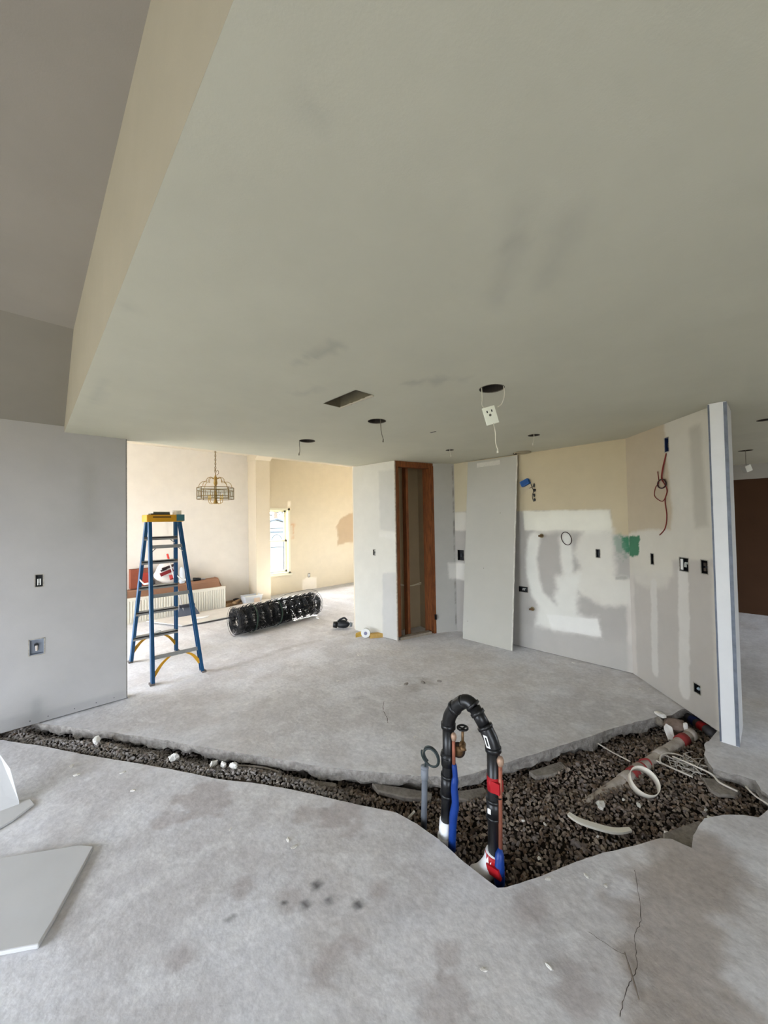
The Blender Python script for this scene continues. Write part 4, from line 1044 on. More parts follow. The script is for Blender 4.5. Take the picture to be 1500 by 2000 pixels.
# red wire on the angled wall
W3 = lambda u, z, d=.008: AO + TA * u + NA * d + Vector((0, 0, z))
rw = thing('red_wire', 'dangling dark red wire knotted in a loop on the angled wall', 'wire', W3(.58, 1.8, 0)); o0 = rw.location.copy()
M_RW = mat('dark red wire', (116, 34, 26), rough=.5); M_BW = mat('black red wire', (52, 24, 24), rough=.5)
MB().tube([p - o0 for p in catmull([W3(*p) for p in [(.611, 2.17, .004), (.565, 2.047), (.545, 1.954), (.60, 1.90, .02), (.615, 1.84), (.582, 1.76), (.597, 1.618), (.569, 1.508), (.495, 1.445)]], 8)], .0045, 6).build('long_wire', M_RW, rw, True)
MB().tube([p - o0 for p in catmull([W3(*p) for p in [(.612, 2.16, .004), (.585, 2.05, .012), (.575, 1.95, .02), (.617, 1.86, .015), (.60, 1.80, .01), (.546, 1.749, .01), (.452, 1.80, .012), (.47, 1.88, .014), (.519, 1.92, .016), (.50, 2.023, .01)]], 8)], .0035, 6).build('loop_wire', M_RW, rw, True)
MB().tube([W3(.565 + .055 * math.cos(a), 1.905 + .04 * math.sin(a), .02) - o0 for a in np.linspace(0, 2 * math.pi, 20, endpoint=False)], .006, 6, closed=True).build('knot_loop', M_BW, rw, True)
# wire loop and pipe stubs
K3 = lambda u, z, d=.01: KO + KU * u + KN * d + Vector((0, 0, z))
o = MB().tube([K3(1.562 + .055 * math.cos(a) - .01 * math.sin(a), 1.375 + .075 * math.sin(a), .012 + .006 * math.sin(a)) for a in np.linspace(0, 2 * math.pi, 24, endpoint=False)], .0042, 6, closed=True).build('wire_loop', M_BW, None, True)
tag(o, 'black wire loop sticking out of the patched kitchen wall', 'wire')


def stub(label, u, z):
    t = thing('pipe_stub', label, 'pipe', K3(u, z, 0))
    MB().tube([(0.005, 0, 0), (-.05, 0, 0)], .009, 10).build('stub_pipe', M_COP, t, True)
    MB().tube([(-.045, .018, 0), (-.045, -.03, .003)], .012, 10).build('valve', M_BRASS, t, True)
    MB().tube([(.004, 0, 0), (-.003, 0, 0)], .026, 14).build('flange', mat('dull brass', (150, 138, 104), rough=.5, metal=.4), t, True)


stub('upper copper pipe stub with brass valve on the kitchen wall', 1.27, 1.40)
stub('lower copper pipe stub near the floor of the kitchen wall', 1.131, .496)

# ------------------------------------------------------------------ ceiling openings
M_CAN = mat('dark can interior', (52, 46, 40), rough=.7); M_WHW = mat('ivory wire', (214, 208, 190), rough=.6); M_DKW = mat('dim wire', (120, 112, 98), rough=.6)
M_RIM = mat('rough cut rim', (110, 104, 92), rough=.95, var=.3, scale=40)


def can(label, x, y, r, wires, cat='ceiling opening'):
    t = thing('recessed_can', label, cat, (x, y, 2.44))
    q = MB(); n = 24; H_ = .13
    for z in (0.0, H_):
        for k in range(n): q.v.append((r * 1.0 * math.cos(6.2832 * k / n), r * math.sin(6.2832 * k / n), z))
    q.f += [(k, (k + 1) % n, n + (k + 1) % n, n + k) for k in range(n)] + [tuple(range(n, 2 * n))]
    hsg = q.build('can_housing', M_CAN, t)
    MB().tube([(r * 1.0 * math.cos(a), r * math.sin(a), 0.0) for a in np.linspace(0, 2 * math.pi, 24, endpoint=False)], .003, 5, closed=True).build('rim', M_RIM, hsg)
    for p, m_, nut in wires:
        wr_ = MB().tube(catmull(p, 6), .003, 6).build('wire', m_, t, True)
        if nut: MB().tube([Vector(p[-1]) + Vector((0, 0, .004)), Vector(p[-1]) - Vector((0.003, 0, .022))], [.004, .007], 8).build('wire_nut', m_, wr_, True)
    return t


can('round ceiling opening with a dangling wire nearest the dining room', 2.034, 3.234, .078, [([(-.06, .045, .02), (-.062, .046, -.04), (-.058, .046, -.1), (-.064, .05, -.125)], M_DKW, True)])
can('round ceiling opening with a hanging wire between vent and closet', 2.068, 2.235, .074, [([(.02, -.02, .06), (.025, -.02, -.05), (.03, -.022, -.1), (.04, -.03, -.15)], M_DKW, True)])
tc_ = can('round ceiling opening with two wires holding a white cover plate', 2.10, 1.207, .076, [([(-.03, .055, .03), (-.03, .05, -.05), (-.035, .05, -.10), (-.02, .035, -.125)], M_WHW, False), ([(.04, -.055, .03), (.045, -.06, -.04), (.03, -.05, -.10), (.015, -.028, -.12)], M_WHW, False), ([(.0, -.005, -.22), (.01, -.012, -.28), (.01, -.012, -.34), (.02, -.02, -.385)], M_WHW, True)])
cpz = thing('cover_plate', 'white outlet cover plate hanging tilted on wires below the ceiling', 'plate', (2.09, 1.215, 2.44 - .17))
vr = Vector((.72, -.69, 0)); vn = Vector((-.69, -.72, 0)); th_ = .26
ru = vr * math.cos(th_) + Vector((0, 0, 1)) * math.sin(th_); rv_ = Vector((0, 0, 1)) * math.cos(th_) - vr * math.sin(th_)
o = MB().obox((0, 0, 0), ru * .040, vn * .004, rv_ * .056).build('plate', mat('glossy ivory', (240, 242, 226), rough=.35), cpz); bevel(o, .002)
MB().obox(-vn * .014, ru * .030, vn * .010, rv_ * .045).build('back_box', mat('grey box', (140, 138, 126), rough=.6), cpz)
for s in (-1, 1): MB().obox(ru * s * .015 + rv_ * .026 + vn * .0045, ru * .0035, vn * .001, rv_ * .007).build('slot', M_BLACK, cpz)
MB().tube([rv_ * .002 - ru * .002 + vn * .0035, rv_ * .002 - ru * .002 + vn * .0058], .008, 12).build('ground_hole', mat('grey slot', (104, 102, 92), rough=.6), cpz)
can('small round ceiling opening with a short white wire nearest the closet', 3.59, 2.628, .046, [([(.0, 0, .02), (.004, 0, -.03), (.01, -.005, -.06)], M_WHW, True)])
can('small round ceiling opening with a white wire above the blue box', 3.607, 1.628, .055, [([(0, 0, .02), (.003, 0, -.04), (-.005, .01, -.08)], M_WHW, True)])
hc = can('round hall ceiling opening with a white block on a wire', 6.65, .254, .07, [([(0, 0, .02), (.0, 0, -.08), (.01, 0, -.19)], M_DKW, False)])
hb = thing('hanging_block', 'small white block hanging from the hall ceiling right of the end post', 'box', (6.66, .25, 2.21))
o = MB().obox((0, 0, 0), (vr * .93 + Vector((0, 0, .36))) * .04, vn * .03, (Vector((0, 0, .93)) - vr * .36) * .042).build('block', M_WHITE, hb); bevel(o, .004)
MB().obox(vn * -.034, vr * .02, vn * .004, Vector((0, 0, .02))).build('cap', M_DKW, hb)
can('narrow round ceiling opening at the far right edge beyond the post', 4.62, .05, .05, [])
rg_ = thing('ceiling_ring', 'round grey outlet ring on the ceiling above the leaning drywall', 'ring', (4.42, 2.14, 2.44))
MB().tube([(.09 * math.cos(a), .095 * math.sin(a), -.008) for a in np.linspace(0, 2 * math.pi, 28, endpoint=False)], .007, 6, closed=True).build('ring', mat('dusty ring', (150, 140, 116), rough=.8), rg_, True)
MB().lathe([(.085, -.006), (.083, -.001)], 24).build('plate', mat('ring cover', (160, 150, 124), rough=.9), rg_)
MB().obox((-.02, .09, -.012), (.012, 0, 0), (0, .018, 0), (0, 0, .012)).build('clamp', mat('dark clamp', (70, 64, 54), rough=.7), rg_)
# the air vent cut-out with its duct collar
vt = thing('vent_opening', 'rectangular vent cut-out in the ceiling with a torn edge', 'vent', (1.548, 1.958, 2.44))
hx, hy = .074, .1765
q = MB()
for s in (-1, 1):
    q.box((s * hx - .003, -hy, 0.0), (s * hx + .003, hy, .12)); q.box((-hx, s * hy - .003, 0.0), (hx, s * hy + .003, .12))
q.box((-hx, -hy, .118), (hx, hy, .124)); q.build('duct_boot', mat('duct metal', (120, 112, 92), rough=.6, metal=.25, var=.2, scale=12), vt)
MB().lathe([(.058, .108), (.056, .1185)], 20, (0, -.08, 0)).build('duct_mouth', M_BLACK, vt)
for k in range(4): pass
j = MB(); rg = random.Random(5)
for k in range(14):
    y0 = -hy + k * 2 * hy / 14; j.obox((hx - .002, y0 + .0126, -.004), (.004 + rg.uniform(0, .003), 0, 0), (0, .0125, 0), (0, 0, .003 + rg.uniform(0, .004)))
j.build('torn_edge', mat('torn gypsum', (190, 182, 164), rough=.95), vt)
o = MB().box((2.718, 2.148, 2.4405), (2.742, 2.218, 2.46)).build('slit_backing', M_CAN); tag(o, 'narrow dark slit in the ceiling left of the hanging plate', 'slot')

# ------------------------------------------------------------------ step ladder
ld = thing('step_ladder', 'blue fibreglass step ladder with a yellow top standing open', 'ladder', (1.14, 4.87, 0)); o0 = ld.location.copy()
M_LB = mat('blue fibreglass', (24, 74, 112), rough=.5, var=.1, scale=6); M_LBD = M_LB; M_LY = mat('yellow plastic', (206, 150, 28), rough=.5, var=.08, scale=8); M_AL = mat('worn aluminium', (150, 150, 146), rough=.5, metal=.35, var=.12, scale=10)
NL = (Vector((.916, 4.42, 0)), Vector((.968, 4.78, 1.665))); NR = (Vector((1.404, 4.40, 0)), Vector((1.285, 4.78, 1.665)))
FL = (Vector((.884, 5.32, 0)), Vector((.968, 4.93, 1.665))); FR = (Vector((1.392, 5.34, 0)), Vector((1.285, 4.93, 1.665)))
for (p, q_), w, s in ((NL, .034, 1), (NR, .034, -1), (FL, .036, 1), (FR, .036, -1)):
    d_ = (q_ - p).normalized(); p2 = p + d_ * .012
    b = MB(); b.bar(p2 - o0, q_ - o0, .010, .062, (1, 0, 0))
    for e_ in (-1, 1):
        ox = Vector((s * .013, 0, 0)); oy = Vector((0, e_ * .027, 0)); b.bar(p2 + ox + oy - o0, q_ + ox + oy - o0, .026, .008, (1, 0, 0))
    rail_ = b.build('rail', M_LB, ld)
    MB().box((p.x - o0.x - .02, p.y - o0.y - .036, 0), (p.x - o0.x + .024, p.y - o0.y + .036, .018)).build('foot', mat('grey rubber foot', (120, 112, 106), rough=.8), rail_)
AT = lambda R, z: R[0].lerp(R[1], z / 1.665)
for z in (.30, .60, .90, 1.20, 1.48):
    a, b_ = AT(FL, z), AT(FR, z); c = (a + b_) / 2 - o0; hw = (b_.x - a.x) / 2
    s_ = MB().box((c.x - hw, c.y - .04, z - .012), (c.x + hw, c.y + .04, z + .006)); s_.box((c.x - hw, c.y - .04, z - .034), (c.x + hw, c.y - .034, z)); s_.box((c.x - hw, c.y + .034, z - .034), (c.x + hw, c.y + .04, z))
    s_.build('step', M_AL, ld)
for z in (.25, .86, 1.38):
    a, b_ = AT(NL, z) - o0, AT(NR, z) - o0
    MB().bar(a, b_, .036, .022, (0, 0, 1)).build('rear_brace', M_AL, ld)
for R0, R1, z, m_, ln in ((NL, NR, .24, M_LY, .17), (NR, NL, .24, M_LY, .13), (FL, FR, .28, M_LY, .15), (FR, FL, .28, M_LY, .16), (NL, NR, 1.37, M_AL, .07), (NR, NL, 1.37, M_AL, .07), (FR, FL, 1.46, M_AL, .08), (FL, FR, .56, M_AL, .05)):
    a = AT(R0, z - ln) - o0; c = AT(R0, z) - o0 + (AT(R1, z) - AT(R0, z)).normalized() * ln
    if m_ is M_LY:
        cu_ = catmull([a, a.lerp(c, .5) + Vector((0, 0, .025)), c], 5); w_ = Vector((c.x - a.x, c.y - a.y, 0)).normalized()
        inn = [p + (w_ * .030 - Vector((0, 0, .022))) * (1 - .55 * k_ / (len(cu_) - 1)) for k_, p in enumerate(cu_)]
        MB().prism(cu_ + inn[::-1], (0, .012, 0)).build('corner_brace', m_, ld)
    else: MB().bar(a, c, .02, .006, (0, 1, 0)).build('corner_brace', m_, ld)
o = MB().box((.94 - o0.x, 4.735 - o0.y, 1.655), (1.315 - o0.x, 4.975 - o0.y, 1.735)).build('top_cap', M_LY, ld); bevel(o, .01, 2)
MB().box((1.235 - o0.x, 4.731 - o0.y, 1.662), (1.318 - o0.x, 4.80 - o0.y, 1.737)).build('cap_corner', mat('teal label', (64, 112, 118), rough=.5), ld)
MB().box((1.0 - o0.x, 4.7335 - o0.y, 1.70), (1.18 - o0.x, 4.7352 - o0.y, 1.716)).build('cap_print', mat('dark print', (96, 66, 20), rough=.6), ld)
for R0, R1 in ((NL, FL), (NR, FR)):
    a, c = AT(R0, 1.0) - o0, AT(R1, 1.0) - o0; m_ = (a + c) / 2 + Vector((0, 0, -.035))
    MB().bar(a, m_, .02, .006, (0, 0, 1)).build('spreader', mat('pale spreader', (176, 174, 166), rough=.5), ld); MB().bar(m_, c, .02, .006, (0, 0, 1)).build('spreader', mat('pale spreader', (176, 174, 166)), ld)
bt_ = thing('mud_tray', 'flat grey tool tray lying on the ladder top', 'tool', (1.09, 4.84, 1.735))
MB().box((-.10, -.06, 0), (.09, .06, .014)).build('blade', mat('dark steel', (54, 54, 50), rough=.4, metal=.5), bt_)
MB().prism([(-.075, -.05, .014), (.09, -.05, .014), (.085, .05, .014), (-.05, .05, .014)], (0, 0, .02)).build('pad', mat('olive grey pad', (120, 122, 108), rough=.7), bt_)
tr_ = thing('joint_tape_roll', 'off white tape roll standing on the right of the ladder top', 'tape', (1.265, 4.83, 1.735))
MB().lathe([(.024, 0), (.045, 0), (.045, .05), (.024, .05), (.024, 0.002)], 20).build('roll', mat('paper tape', (222, 214, 196), rough=.8), tr_, False)
o = MB().blob((0, 0, 0), (.06, .03, .014), 4, .3, 2).build('paper_scrap', mat('white paper', (232, 232, 230), rough=.8)); o.location = (1.14, AT(FL, .30).y, .318); tag(o, 'crumpled white paper on the lowest step of the ladder', 'paper')

# ------------------------------------------------------------------ chandelier
ch = thing('chandelier', 'brass cage chandelier with glass panes hanging on a chain in the dining room', 'chandelier', (2.115, 6.0, 1.93))
M_BR = mat('polished brass', (154, 126, 70), rough=.28, metal=.9); M_LEAD = mat('dark brass came', (112, 92, 52), rough=.4, metal=.7)
NS = 8; RR = .262; zt, z1_, z2_, zb = .25, .20, .115, .07
ring = lambda z, r_=RR: [Vector((r_ * math.cos(2 * math.pi * (k + .5) / NS), r_ * math.sin(2 * math.pi * (k + .5) / NS), z)) for k in range(NS)]
for z in (zt, z1_, z2_, zb): MB().tube(ring(z), .0052, 5, closed=True).build('frame_ring', M_LEAD, ch)
for a, b_ in zip(ring(zt), ring(zb)): MB().tube([a, b_], .0062, 5).build('frame_post', M_LEAD, ch)
for k in range(NS):
    a, b_ = ring(z1_)[k], ring(z1_)[(k + 1) % NS]; c_, d_ = ring(z2_)[k], ring(z2_)[(k + 1) % NS]
    for t in (.3, .7): MB().tube([a.lerp(b_, t), c_.lerp(d_, t)], .0038, 4).build('came', M_LEAD, ch)
    p, q_ = ring(zt)[k], ring(zt)[(k + 1) % NS]; r_, s_ = ring(zb)[k], ring(zb)[(k + 1) % NS]
    MB().prism([p, q_, s_, r_], (p + q_).normalized() * .002).build('glass_pane', g, ch)
    an = 2 * math.pi * (k + .5) / NS; dv = Vector((math.cos(an), math.sin(an), 0))
    MB().tube(catmull([dv * .235 + Vector((0, 0, zt)), dv * .225 + Vector((0, 0, .30)), dv * .18 + Vector((0, 0, .34)), dv * .12 + Vector((0, 0, .335))], 5), .0042, 5).build('outer_arm', M_BR, ch, True)
    MB().tube(catmull([dv * .125 + Vector((0, 0, .335)), dv * .12 + Vector((0, 0, .385)), dv * .085 + Vector((0, 0, .41)), dv * .035 + Vector((0, 0, .39))], 5), .0042, 5).build('inner_arm', M_BR, ch, True)
for k in range(4):
    an = math.pi / 2 * k + .6; dv = Vector((math.cos(an), math.sin(an), 0))
    scr_ = MB().tube(catmull([dv * .02 + Vector((0, 0, .03)), dv * .06 + Vector((0, 0, .0)), dv * .115 + Vector((0, 0, .02)), dv * .12 + Vector((0, 0, .065))], 5), .0042, 5).build('lower_scroll', M_BR, ch, True)
    MB().lathe([(.014, .0), (.016, .012), (.011, .014), (.011, .05), (.008, .075), (.0, .085)], 8, tuple(dv * .12 + Vector((0, 0, .065)))).build('candle', mat('candle sleeve', (206, 176, 110), rough=.5), scr_, True)
MB().lathe([(.0, .0), (.028, .0), (.034, .02), (.022, .05), (.02, .12), (.026, .15), (.018, .19), (.006, .2), (.006, .27), (.02, .29), (.03, .32), (.022, .37), (.03, .40), (.012, .43), (.008, .45)], 12).build('stem', M_BR, ch, True)
z = .45; k = 0
while z < 1.10:
    L_ = [Vector((.011 * math.cos(a) * (1 if k % 2 else 0), .011 * math.cos(a) * (0 if k % 2 else 1), z + .018 + .02 * math.sin(a))) for a in np.linspace(0, 2 * math.pi, 9, endpoint=False)]
    MB().tube(L_, .0032, 4, closed=True).build('chain_link', M_LEAD, ch); z += .031; k += 1
MB().tube(catmull([(0, .006, .44), (.045, 0, .47), (.03, -.02, .52), (-.01, 0, .50), (0, .004, .6), (.004, -.003, .85), (0, 0, 1.12)], 6), .0035, 5).build('cord', mat('brown cord', (120, 98, 62), rough=.6), ch)
MB().lathe([(.0, 1.125), (.05, 1.125), (.06, 1.11), (.03, 1.10), (.0, 1.095)], 14).build('canopy', M_BR, ch, True)

# ------------------------------------------------------------------ roll of black wire mesh
rl = thing('wire_mesh_roll', 'big black roll of wire mesh lying on the dining room floor', 'mesh roll', (2.17, 5.43, 0), math.atan2(.16, 1.42))
M_WM = mat('black wire', (30, 30, 31), rough=.45)
LR = 1.46; RM = .20
w = MB(); TURN = 5.2


def spiral(x, ph, r0=.09, r1=RM, n=92):
    return [Vector((x + .01 * math.sin(k * .35 + ph * 9), (r0 + (r1 - r0) * k / n) * math.cos(2 * math.pi * TURN * k / n), RM + .008 + (r0 + (r1 - r0) * k / n) * math.sin(2 * math.pi * TURN * k / n))) for k in range(n + 1)]


rg = random.Random(8)
ng = 11
for gidx in range(ng):
    x0 = .03 + gidx * (LR - .06) / (ng - 1)
    for d_ in (-.030, -.014, .002, .018, .032):
        w.tube(spiral(min(LR, max(0, x0 + d_ + rg.uniform(-.004, .004))), rg.random()), .0040, 3, cap=False)
for k in range(84):
    t = k / 84; r_ = .09 + (RM - .09) * t; a = 2 * math.pi * TURN * t
    y_, z_ = r_ * math.cos(a), RM + .008 + r_ * math.sin(a)
    w.tube([Vector((0, y_, z_)), Vector((LR * .5, y_ + rg.uniform(-.006, .006), z_)), Vector((LR, y_, z_))], .0030, 3)
o = w.build('mesh_wires', M_WM, rl); o['kind'] = 'stuff'
for x in (.24, .66):
    q = MB(); n = 36
    for xx in (x - .011, x + .011):
        for rd in (RM + .006, RM + .010):
            for k in range(n): q.v.append((xx + .015 * math.sin(2 * math.pi * k / n), rd * math.cos(2 * math.pi * k / n), max(.001, RM + .008 + rd * math.sin(2 * math.pi * k / n))))
    for k in range(n):
        k2 = (k + 1) % n
        q.f += [(k, k2, n + k2, n + k), (2 * n + k, 3 * n + k, 3 * n + k2, 2 * n + k2), (n + k, n + k2, 3 * n + k2, 3 * n + k), (k, 2 * n + k, 2 * n + k2, k2)]
    o = q.build('strap', mat('dark green strap', (44, 62, 54), rough=.5), rl); o['label'] = 'dark green strap'
for x, r_ in ((LR + .03, .19), (LR + .07, .165), (-.03, .205)):
    MB().tube([Vector((x + .02 * math.cos(a), r_ * math.cos(a), max(.004, .212 + r_ * math.sin(a)))) for a in np.linspace(0, 2 * math.pi, 26, endpoint=False)], .0028, 4, closed=True).build('loose_wire', M_WM, rl)
MB().tube(catmull([(.75, .12, .38), (1.0, .16, .42), (1.25, .12, .44), (1.42, .05, .45), (1.52, -.03, .40)], 6), .0028, 4).build('loose_wire', M_WM, rl)

# ------------------------------------------------------------------ stuff along the dining wall
M_CARD = mat('brown cardboard', (150, 112, 88), rough=.85, var=.06, scale=6); M_CARD2 = mat('red-brown carton', (132, 72, 52), rough=.8, var=.1, scale=10)
bx = thing('long_carton', 'long brown cardboard box lying behind the white ribbed panel', 'box', (.75, 7.62, 0))
o = MB().prism([(0, -.09, .0), (1.98, -.09, .0), (2.02, -.09, .30), (1.94, -.09, .56), (0, -.09, .50)], (0, .20, 0)).build('carton', M_CARD, bx); bevel(o, .006)
MB().box((0.02, -.1, .505), (1.9, .1, .508)).build('flap', mat('carton flap', (166, 130, 104), rough=.85), bx)
MB().prism([(1.935, -.094, .565), (2.0, -.094, .40), (2.0, .112, .40), (1.935, .112, .565)], (.004, 0, .004)).build('end_flap', M_CARD, bx)
rp = thing('ribbed_panel', 'white ribbed radiator panel standing on edge in front of the carton', 'panel', (.70, 7.36, 0))
rpb = MB().box((0, -.02, 0), (2.06, .04, .40)).build('body', mat('white enamel', (226, 222, 210), rough=.5, var=.03, scale=4), rp)
for k in range(50):
    x = .05 + k * .0405
    MB().box((x - .010, -.034, .03), (x + .010, -.0205, .37)).build('rib', mat('white enamel', (226, 222, 210)), rpb)
MB().box((0, -.03, .40), (2.06, .05, .415)).build('top_edge', mat('white enamel', (226, 222, 210)), rp)
bc = thing('brick_carton', 'dark red-brown carton standing behind the ladder', 'box', (1.42, 7.66, .532))
bcb = MB().box((-.15, -.07, 0), (.16, .08, .33)).build('carton', M_CARD2, bc); MB().box((-.02, -.073, .06), (.14, -.0705, .26)).build('label', mat('red label', (160, 60, 48), rough=.7), bcb)
bg_ = thing('compound_bag', 'white printed bag with red and black marks on the carton', 'bag', (1.80, 7.60, .56))
sck = MB().blob((0, 0, .19), (.20, .07, .18), 5, .14, 3).build('sack', mat('white bag', (230, 228, 226), rough=.5, bump=.2, bscale=12), bg_, True)
for (x, z, wx, wz, c, ti) in ((.02, .30, .10, .022, (60, 44, 46), .3), (.0, .21, .11, .03, (120, 30, 36), .35), (.09, .12, .05, .045, (190, 70, 70), .2), (-.05, .26, .05, .016, (70, 66, 70), .35), (.10, .09, .04, .008, (90, 60, 60), .2)):
    MB().obox((x, -.088, z), (wx * math.cos(ti), 0, wx * math.sin(ti)), (0, .003, 0), (-wz * math.sin(ti), 0, wz * math.cos(ti))).build('printed_mark', mat('bag print %d %d' % (c[0], c[1]), c, rough=.6), sck)
db = MB().blob((0, 0, .07), (.05, .035, .045), 6, .15, 2).build('dark_bag', mat('dark grey sack', (66, 60, 58), rough=.7), None, True); db.location = (1.585, 7.545, .545); tag(db, 'small dark sack slumped left of the white bag', 'bag')
br = thing('push_broom', 'long handled tool with red grip standing in front of the white panel', 'broom', (2.02, 7.12, .02))
hp = [Vector((-.06, .0, .10)), Vector((-.22, .34, 1.06))]
MB().tube(hp, .012, 8).build('handle', mat('pale grey handle', (190, 188, 188), rough=.5), br, True)
MB().tube([hp[0].lerp(hp[1], .90), hp[0].lerp(hp[1], 1.02)], .017, 8).build('grip', mat('red grip', (206, 62, 54), rough=.5), br, True)
o = MB().prism([(-.19, -.06, .0), (.20, -.06, .0), (.12, .02, .17), (-.12, .02, .17)], (0, .06, 0)).build('head', mat('slate plastic', (84, 90, 102), rough=.5), br); bevel(o, .008)
MB().box((-.12, -.01, .16), (.12, .05, .205)).build('bristle_cap', mat('dark slate', (52, 55, 64), rough=.6), br)
cy = MB(); cy.lathe([(.0, 0), (.045, 0), (.05, .05), (.04, .26), (.02, .29), (.0, .3)], 12); o = cy.build('plastic_bottle', mat('pale plastic bottle', (206, 212, 220), rough=.35), None, True); o.location = (2.06, 7.57, .54); tag(o, 'pale plastic bottle standing on the carton right of the bag', 'bottle')
dr = thing('drill', 'small black and silver hand tool lying on the long carton', 'tool', (2.33, 7.6, .535))
MB().tube([(-.07, 0, .05), (.06, 0, .04)], [.03, .022], 10).build('body', M_BLACK, dr, True); MB().tube([(.06, 0, .04), (.14, -.01, .03)], [.016, .012], 8).build('chuck', M_METAL, dr, True); MB().obox((-.05, 0, .015), (.018, 0, 0), (0, .015, 0), (0, 0, .03)).build('handle', M_BLACK, dr)
# pale board lying on the floor
fb = thing('floor_board', 'large pale sheet lying on the dining floor left of the mesh roll', 'sheet', (2.3, 6.8, 0)); o0 = fb.location.copy()
PB = [(1.423, 7.20), (1.758, 6.487), (2.05, 6.46), (2.426, 6.48), (3.20, 6.55), (3.62, 6.62), (3.62, 7.38), (2.7, 7.20)]
MB().prism([(x - o0.x, y - o0.y, .028) for x, y in PB], (0, 0, .012)).build('sheet', mat('pale dusty sheet', (214, 208, 200), rough=.8, var=.08, scale=5), fb)
for x, y in ((2.0, 6.7), (2.6, 6.9), (3.3, 6.8), (1.7, 7.0)): MB().box((x - o0.x - .04, y - o0.y - .1, 0), (x - o0.x + .04, y - o0.y + .1, .028)).build('batten', M_CARD, fb)
o = MB().blob((0, 0, 0), (.13, .05, .012), 14, .25, 2).build('paper_scrap', mat('white paper', (232, 232, 230))); o.location = (2.12, 6.72, .052); tag(o, 'white paper scrap on the pale floor sheet', 'paper')
# plastic tub and timber offcuts by the column
tb = thing('plastic_tub', 'translucent white plastic tub on the floor beside the column', 'tub', (3.28, 7.36, 0))
v = [(-.15, -.1, 0), (.15, -.1, 0), (.15, .1, 0), (-.15, .1, 0), (-.18, -.12, .17), (.18, -.12, .17), (.18, .12, .17), (-.18, .12, .17), (-.17, -.11, .17), (.17, -.11, .17), (.17, .11, .17), (-.17, .11, .17), (-.14, -.09, .01), (.14, -.09, .01), (.14, .09, .01), (-.14, .09, .01)]
link_mesh('tub', v, [(0, 3, 2, 1)] + [(i, (i + 1) % 4, 4 + (i + 1) % 4, 4 + i) for i in range(4)] + [(4 + i, 4 + (i + 1) % 4, 8 + (i + 1) % 4, 8 + i) for i in range(4)] + [(8 + i, 8 + (i + 1) % 4, 12 + (i + 1) % 4, 12 + i) for i in range(4)] + [(12, 13, 14, 15)], mat('milky plastic', (206, 210, 216), rough=.35), tb)
MB().box((-.19, -.13, .165), (.19, -.115, .18)).build('rim', M_WHITE, tb); MB().box((.0, -.125, .02), (.12, -.115, .12)).build('label', mat('pale tan label', (216, 196, 176), rough=.7), tb)
M_OFF = mat('timber offcut', (176, 148, 110), rough=.85, rgb2=(130, 100, 74), scale=12)
rg = random.Random(12)
OFL = ['pale timber offcut nearest the white ribbed panel', 'timber offcut crossing the lower row of the scrap pile', 'short timber offcut on top of the scrap pile', 'long timber offcut at the back of the scrap pile by the wall', 'timber offcut resting against the plastic tub']
for k, (x, y, a, L_) in enumerate(((2.86, 7.42, .3, .16), (2.96, 7.50, -.2, .18), (3.02, 7.44, .7, .12), (2.90, 7.73, .05, .2), (3.14, 7.60, 1.25, .12))):
    o = MB().obox((0, 0, 0), (math.cos(a) * L_, math.sin(a) * L_, 0), (-math.sin(a) * .03, math.cos(a) * .03, 0), (0, 0, .022)).build('timber_offcut', M_OFF); o.location = (x, y, .024 + .045 * (k == 2)); tag(o, OFL[k], 'offcut', 'timber offcuts by the column')
o = MB().blob((0, 0, .03), (.07, .05, .035), 9, .3, 2).build('dark_rag', mat('dark rag', (58, 54, 60), rough=.9)); o.location = (3.10, 7.66, .03); tag(o, 'dark rag lying on the offcuts behind the tub', 'rag')

# ------------------------------------------------------------------ small things beside the pantry wall
bo = thing('power_tool', 'black rounded power tool lying at the foot of the white pantry corner', 'tool', (3.47, 4.58, 0), 2.4)
MB().blob((0, 0, .065), (.10, .065, .062), 3, .07, 3).build('housing', mat('charcoal rubber', (28, 30, 32), rough=.5), bo, True)
MB().tube([(.09, 0, .06), (.15, 0, .065)], [.052, .045], 12).build('collar', M_BLACK, bo, True); MB().tube([(-.10, 0, .06), (-.14, 0, .055)], [.04, .03], 12).build('rear_cap', mat('grey band', (120, 124, 126), rough=.5), bo, True)
MB().tube(catmull([(-.06, 0, .12), (-.02, 0, .16), (.04, 0, .14), (.08, 0, .11)], 4), .014, 8).build('handle', M_BLACK, bo, True)
wt = thing('white_disc_roll', 'white tape roll lying on edge in front of the pantry wall', 'tape', (3.42, 4.00, 0), .80)
MB().lathe([(.016, -.03), (.062, -.03), (.066, 0), (.062, .03), (.016, .03)], 20, (0, 0, .066), 'X').build('roll', M_WHITE, wt); MB().lathe([(.0, -.033), (.024, -.033), (.024, .033), (.0, .033)], 12, (0, 0, .066), 'X').build('hub', mat('violet grey hub', (128, 126, 150), rough=.6), wt)
yb = MB().obox((0, 0, 0), (.08, -.05, 0), (.018, .03, 0), (0, 0, .028)).build('sponge_block', mat('ochre sponge', (186, 150, 84), rough=.9, var=.15, scale=30)); yb.location = (3.53, 3.90, .029); tag(yb, 'ochre sponge block on the floor right of the white roll', 'block')
yw = MB().prism([(-.08, -.02, 0), (.06, -.04, 0), (.07, .03, 0), (-.03, .03, 0)], (0, 0, .045)).build('yellow_wedge', mat('yellow wood', (204, 166, 76), rough=.8, var=.2, scale=20)); yw.location = (3.40, 4.12, 0.0); tag(yw, 'yellow wood wedge on the floor left of the white roll', 'wedge')

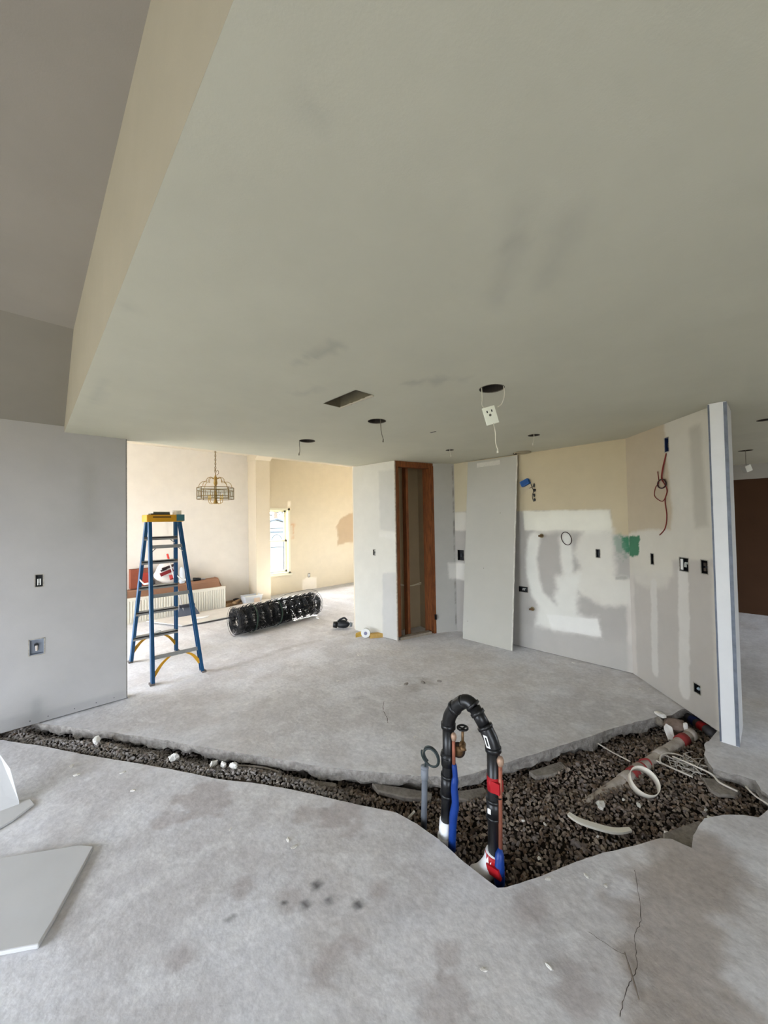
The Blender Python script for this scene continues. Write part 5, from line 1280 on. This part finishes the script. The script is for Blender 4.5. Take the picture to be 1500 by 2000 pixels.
# ------------------------------------------------------------------ pale boards at the left edge of the foreground
M_FOAM = mat('pale foam board', (196, 195, 193), rough=.8, var=.04, scale=3)
fo = thing('foam_board', 'pale foam board lying on the slab at the lower left', 'board', (-.05, 2.4, 0)); o0 = fo.location.copy()
BP = [(-.45, 2.30), (-.07, 2.075), (.036, 2.005), (.09, 2.10), (.246, 2.411), (.20, 2.47), (-.10, 2.66), (-.45, 2.85)]
o = MB().prism([(x - o0.x, y - o0.y, .002) for x, y in BP], (0, 0, .018)).build('board', M_FOAM, fo); bevel(o, .005)
fo2 = thing('folded_sheet', 'folded pale sheet with one raised flap at the left edge', 'sheet', (-.12, 3.05, 0)); o0 = fo2.location.copy()
o = MB().prism([(x - o0.x, y - o0.y, .002) for x, y in [(-.50, 3.0), (-.25, 2.86), (-.054, 2.95), (.035, 3.03), (.02, 3.10), (-.5, 3.45)]], (0, 0, .012)).build('flat_part', M_FOAM, fo2); bevel(o, .004)
fl_ = [Vector((-.42, 3.10, .014)), Vector((-.03, 3.09, .014)), Vector((-.07, 3.20, .17)), Vector((-.12, 3.28, .25)), Vector((-.40, 3.34, .30))]
o = MB().prism([p - o0 for p in fl_], (-.0, .006, .010)).build('raised_flap', M_FOAM, fo2)

# ------------------------------------------------------------------ chips and scraps scattered on the slab
CH = [(0.972, 1.711, 0.0209, 'larger white chip of the pair in the middle of the foreground slab'), (0.971, 1.771, 0.016, 'smaller white chip of the pair in the middle of the foreground slab'), (1.196, 0.775, 0.0133, 'lone white chip on the slab at the lower right centre'), (1.848, 0.566, 0.0138, 'white chip on the slab just below the near trench corner'), (1.373, 0.616, 0.0152, 'flat pale chip on the slab right of the lone white chip'), (0.238, 3.192, 0.0271, 'white smear chip near the left trench edge by the folded sheet'), (0.459, 3.006, 0.0205, 'white flake on the slab below the long trench'), (0.222, 3.338, 0.0211, 'white flake nearest the long trench at left'), (0.473, 2.762, 0.0191, 'thin white flake on the bluish slab at left'), (0.786, 2.049, 0.0111, 'tiny white flake left of the chip pair'), (4.415, 1.612, 0.020, 'white crumb on the kitchen slab below the low plaster patch'), (4.161, 0.931, 0.022, 'white crumb on the kitchen slab near the wall corner'), (2.105, 1.917, 0.0145, 'white crumb on the kitchen slab behind the black arch'), (2.905, 3.54, 0.0170, 'white crumb on the kitchen slab before the closet'), (1.699, 0.756, 0.0165, 'leftmost pale flake along the near trench lip'), (1.836, 0.641, 0.0142, 'rightmost pale flake along the near trench lip'), (3.337, 2.056, 0.018, 'white crumb in the middle of the kitchen slab'), (2.296, 3.132, 0.0148, 'white crumb on the slab before the mesh roll'), (1.95, 4.72, .02, 'white crumb on the floor right of the ladder foot')]
for k, (x, y, s, lab) in enumerate(CH):
    o = MB().blob((0, 0, 0), (s, s * .55, s * .22), 60 + k, .25, 1, k * 1.1).build('plaster_chip', M_PLAST); o.location = (x, y, s * .2); tag(o, lab, 'chip', 'plaster chips on the slab')
o = MB().tube(catmull([(1.615, .437, .004), (1.56, .405, .006), (1.491, .365, .004)], 4), [.002] * 3 + [.0035] * 4 + [.002] * 2, 5).build('twig', mat('dry twig', (120, 108, 96), rough=.9)); tag(o, 'thin dry twig lying on the slab at the lower right', 'twig')
rg = random.Random(33)
for k, lab in enumerate(('dark crumb pile edge left in the middle of the kitchen slab', 'dark crumb in the centre of the kitchen dust pile', 'dark crumb at the right of the kitchen dust pile')):
    o = MB().blob((0, 0, 0), (.03, .02, .008), 80 + k, .3, 1, k).build('mortar_crumb', M_CONC); o.location = (2.72 + .14 * k, 2.58 - .10 * k, .006); tag(o, lab, 'crumb', 'crumbs of the kitchen dust pile')
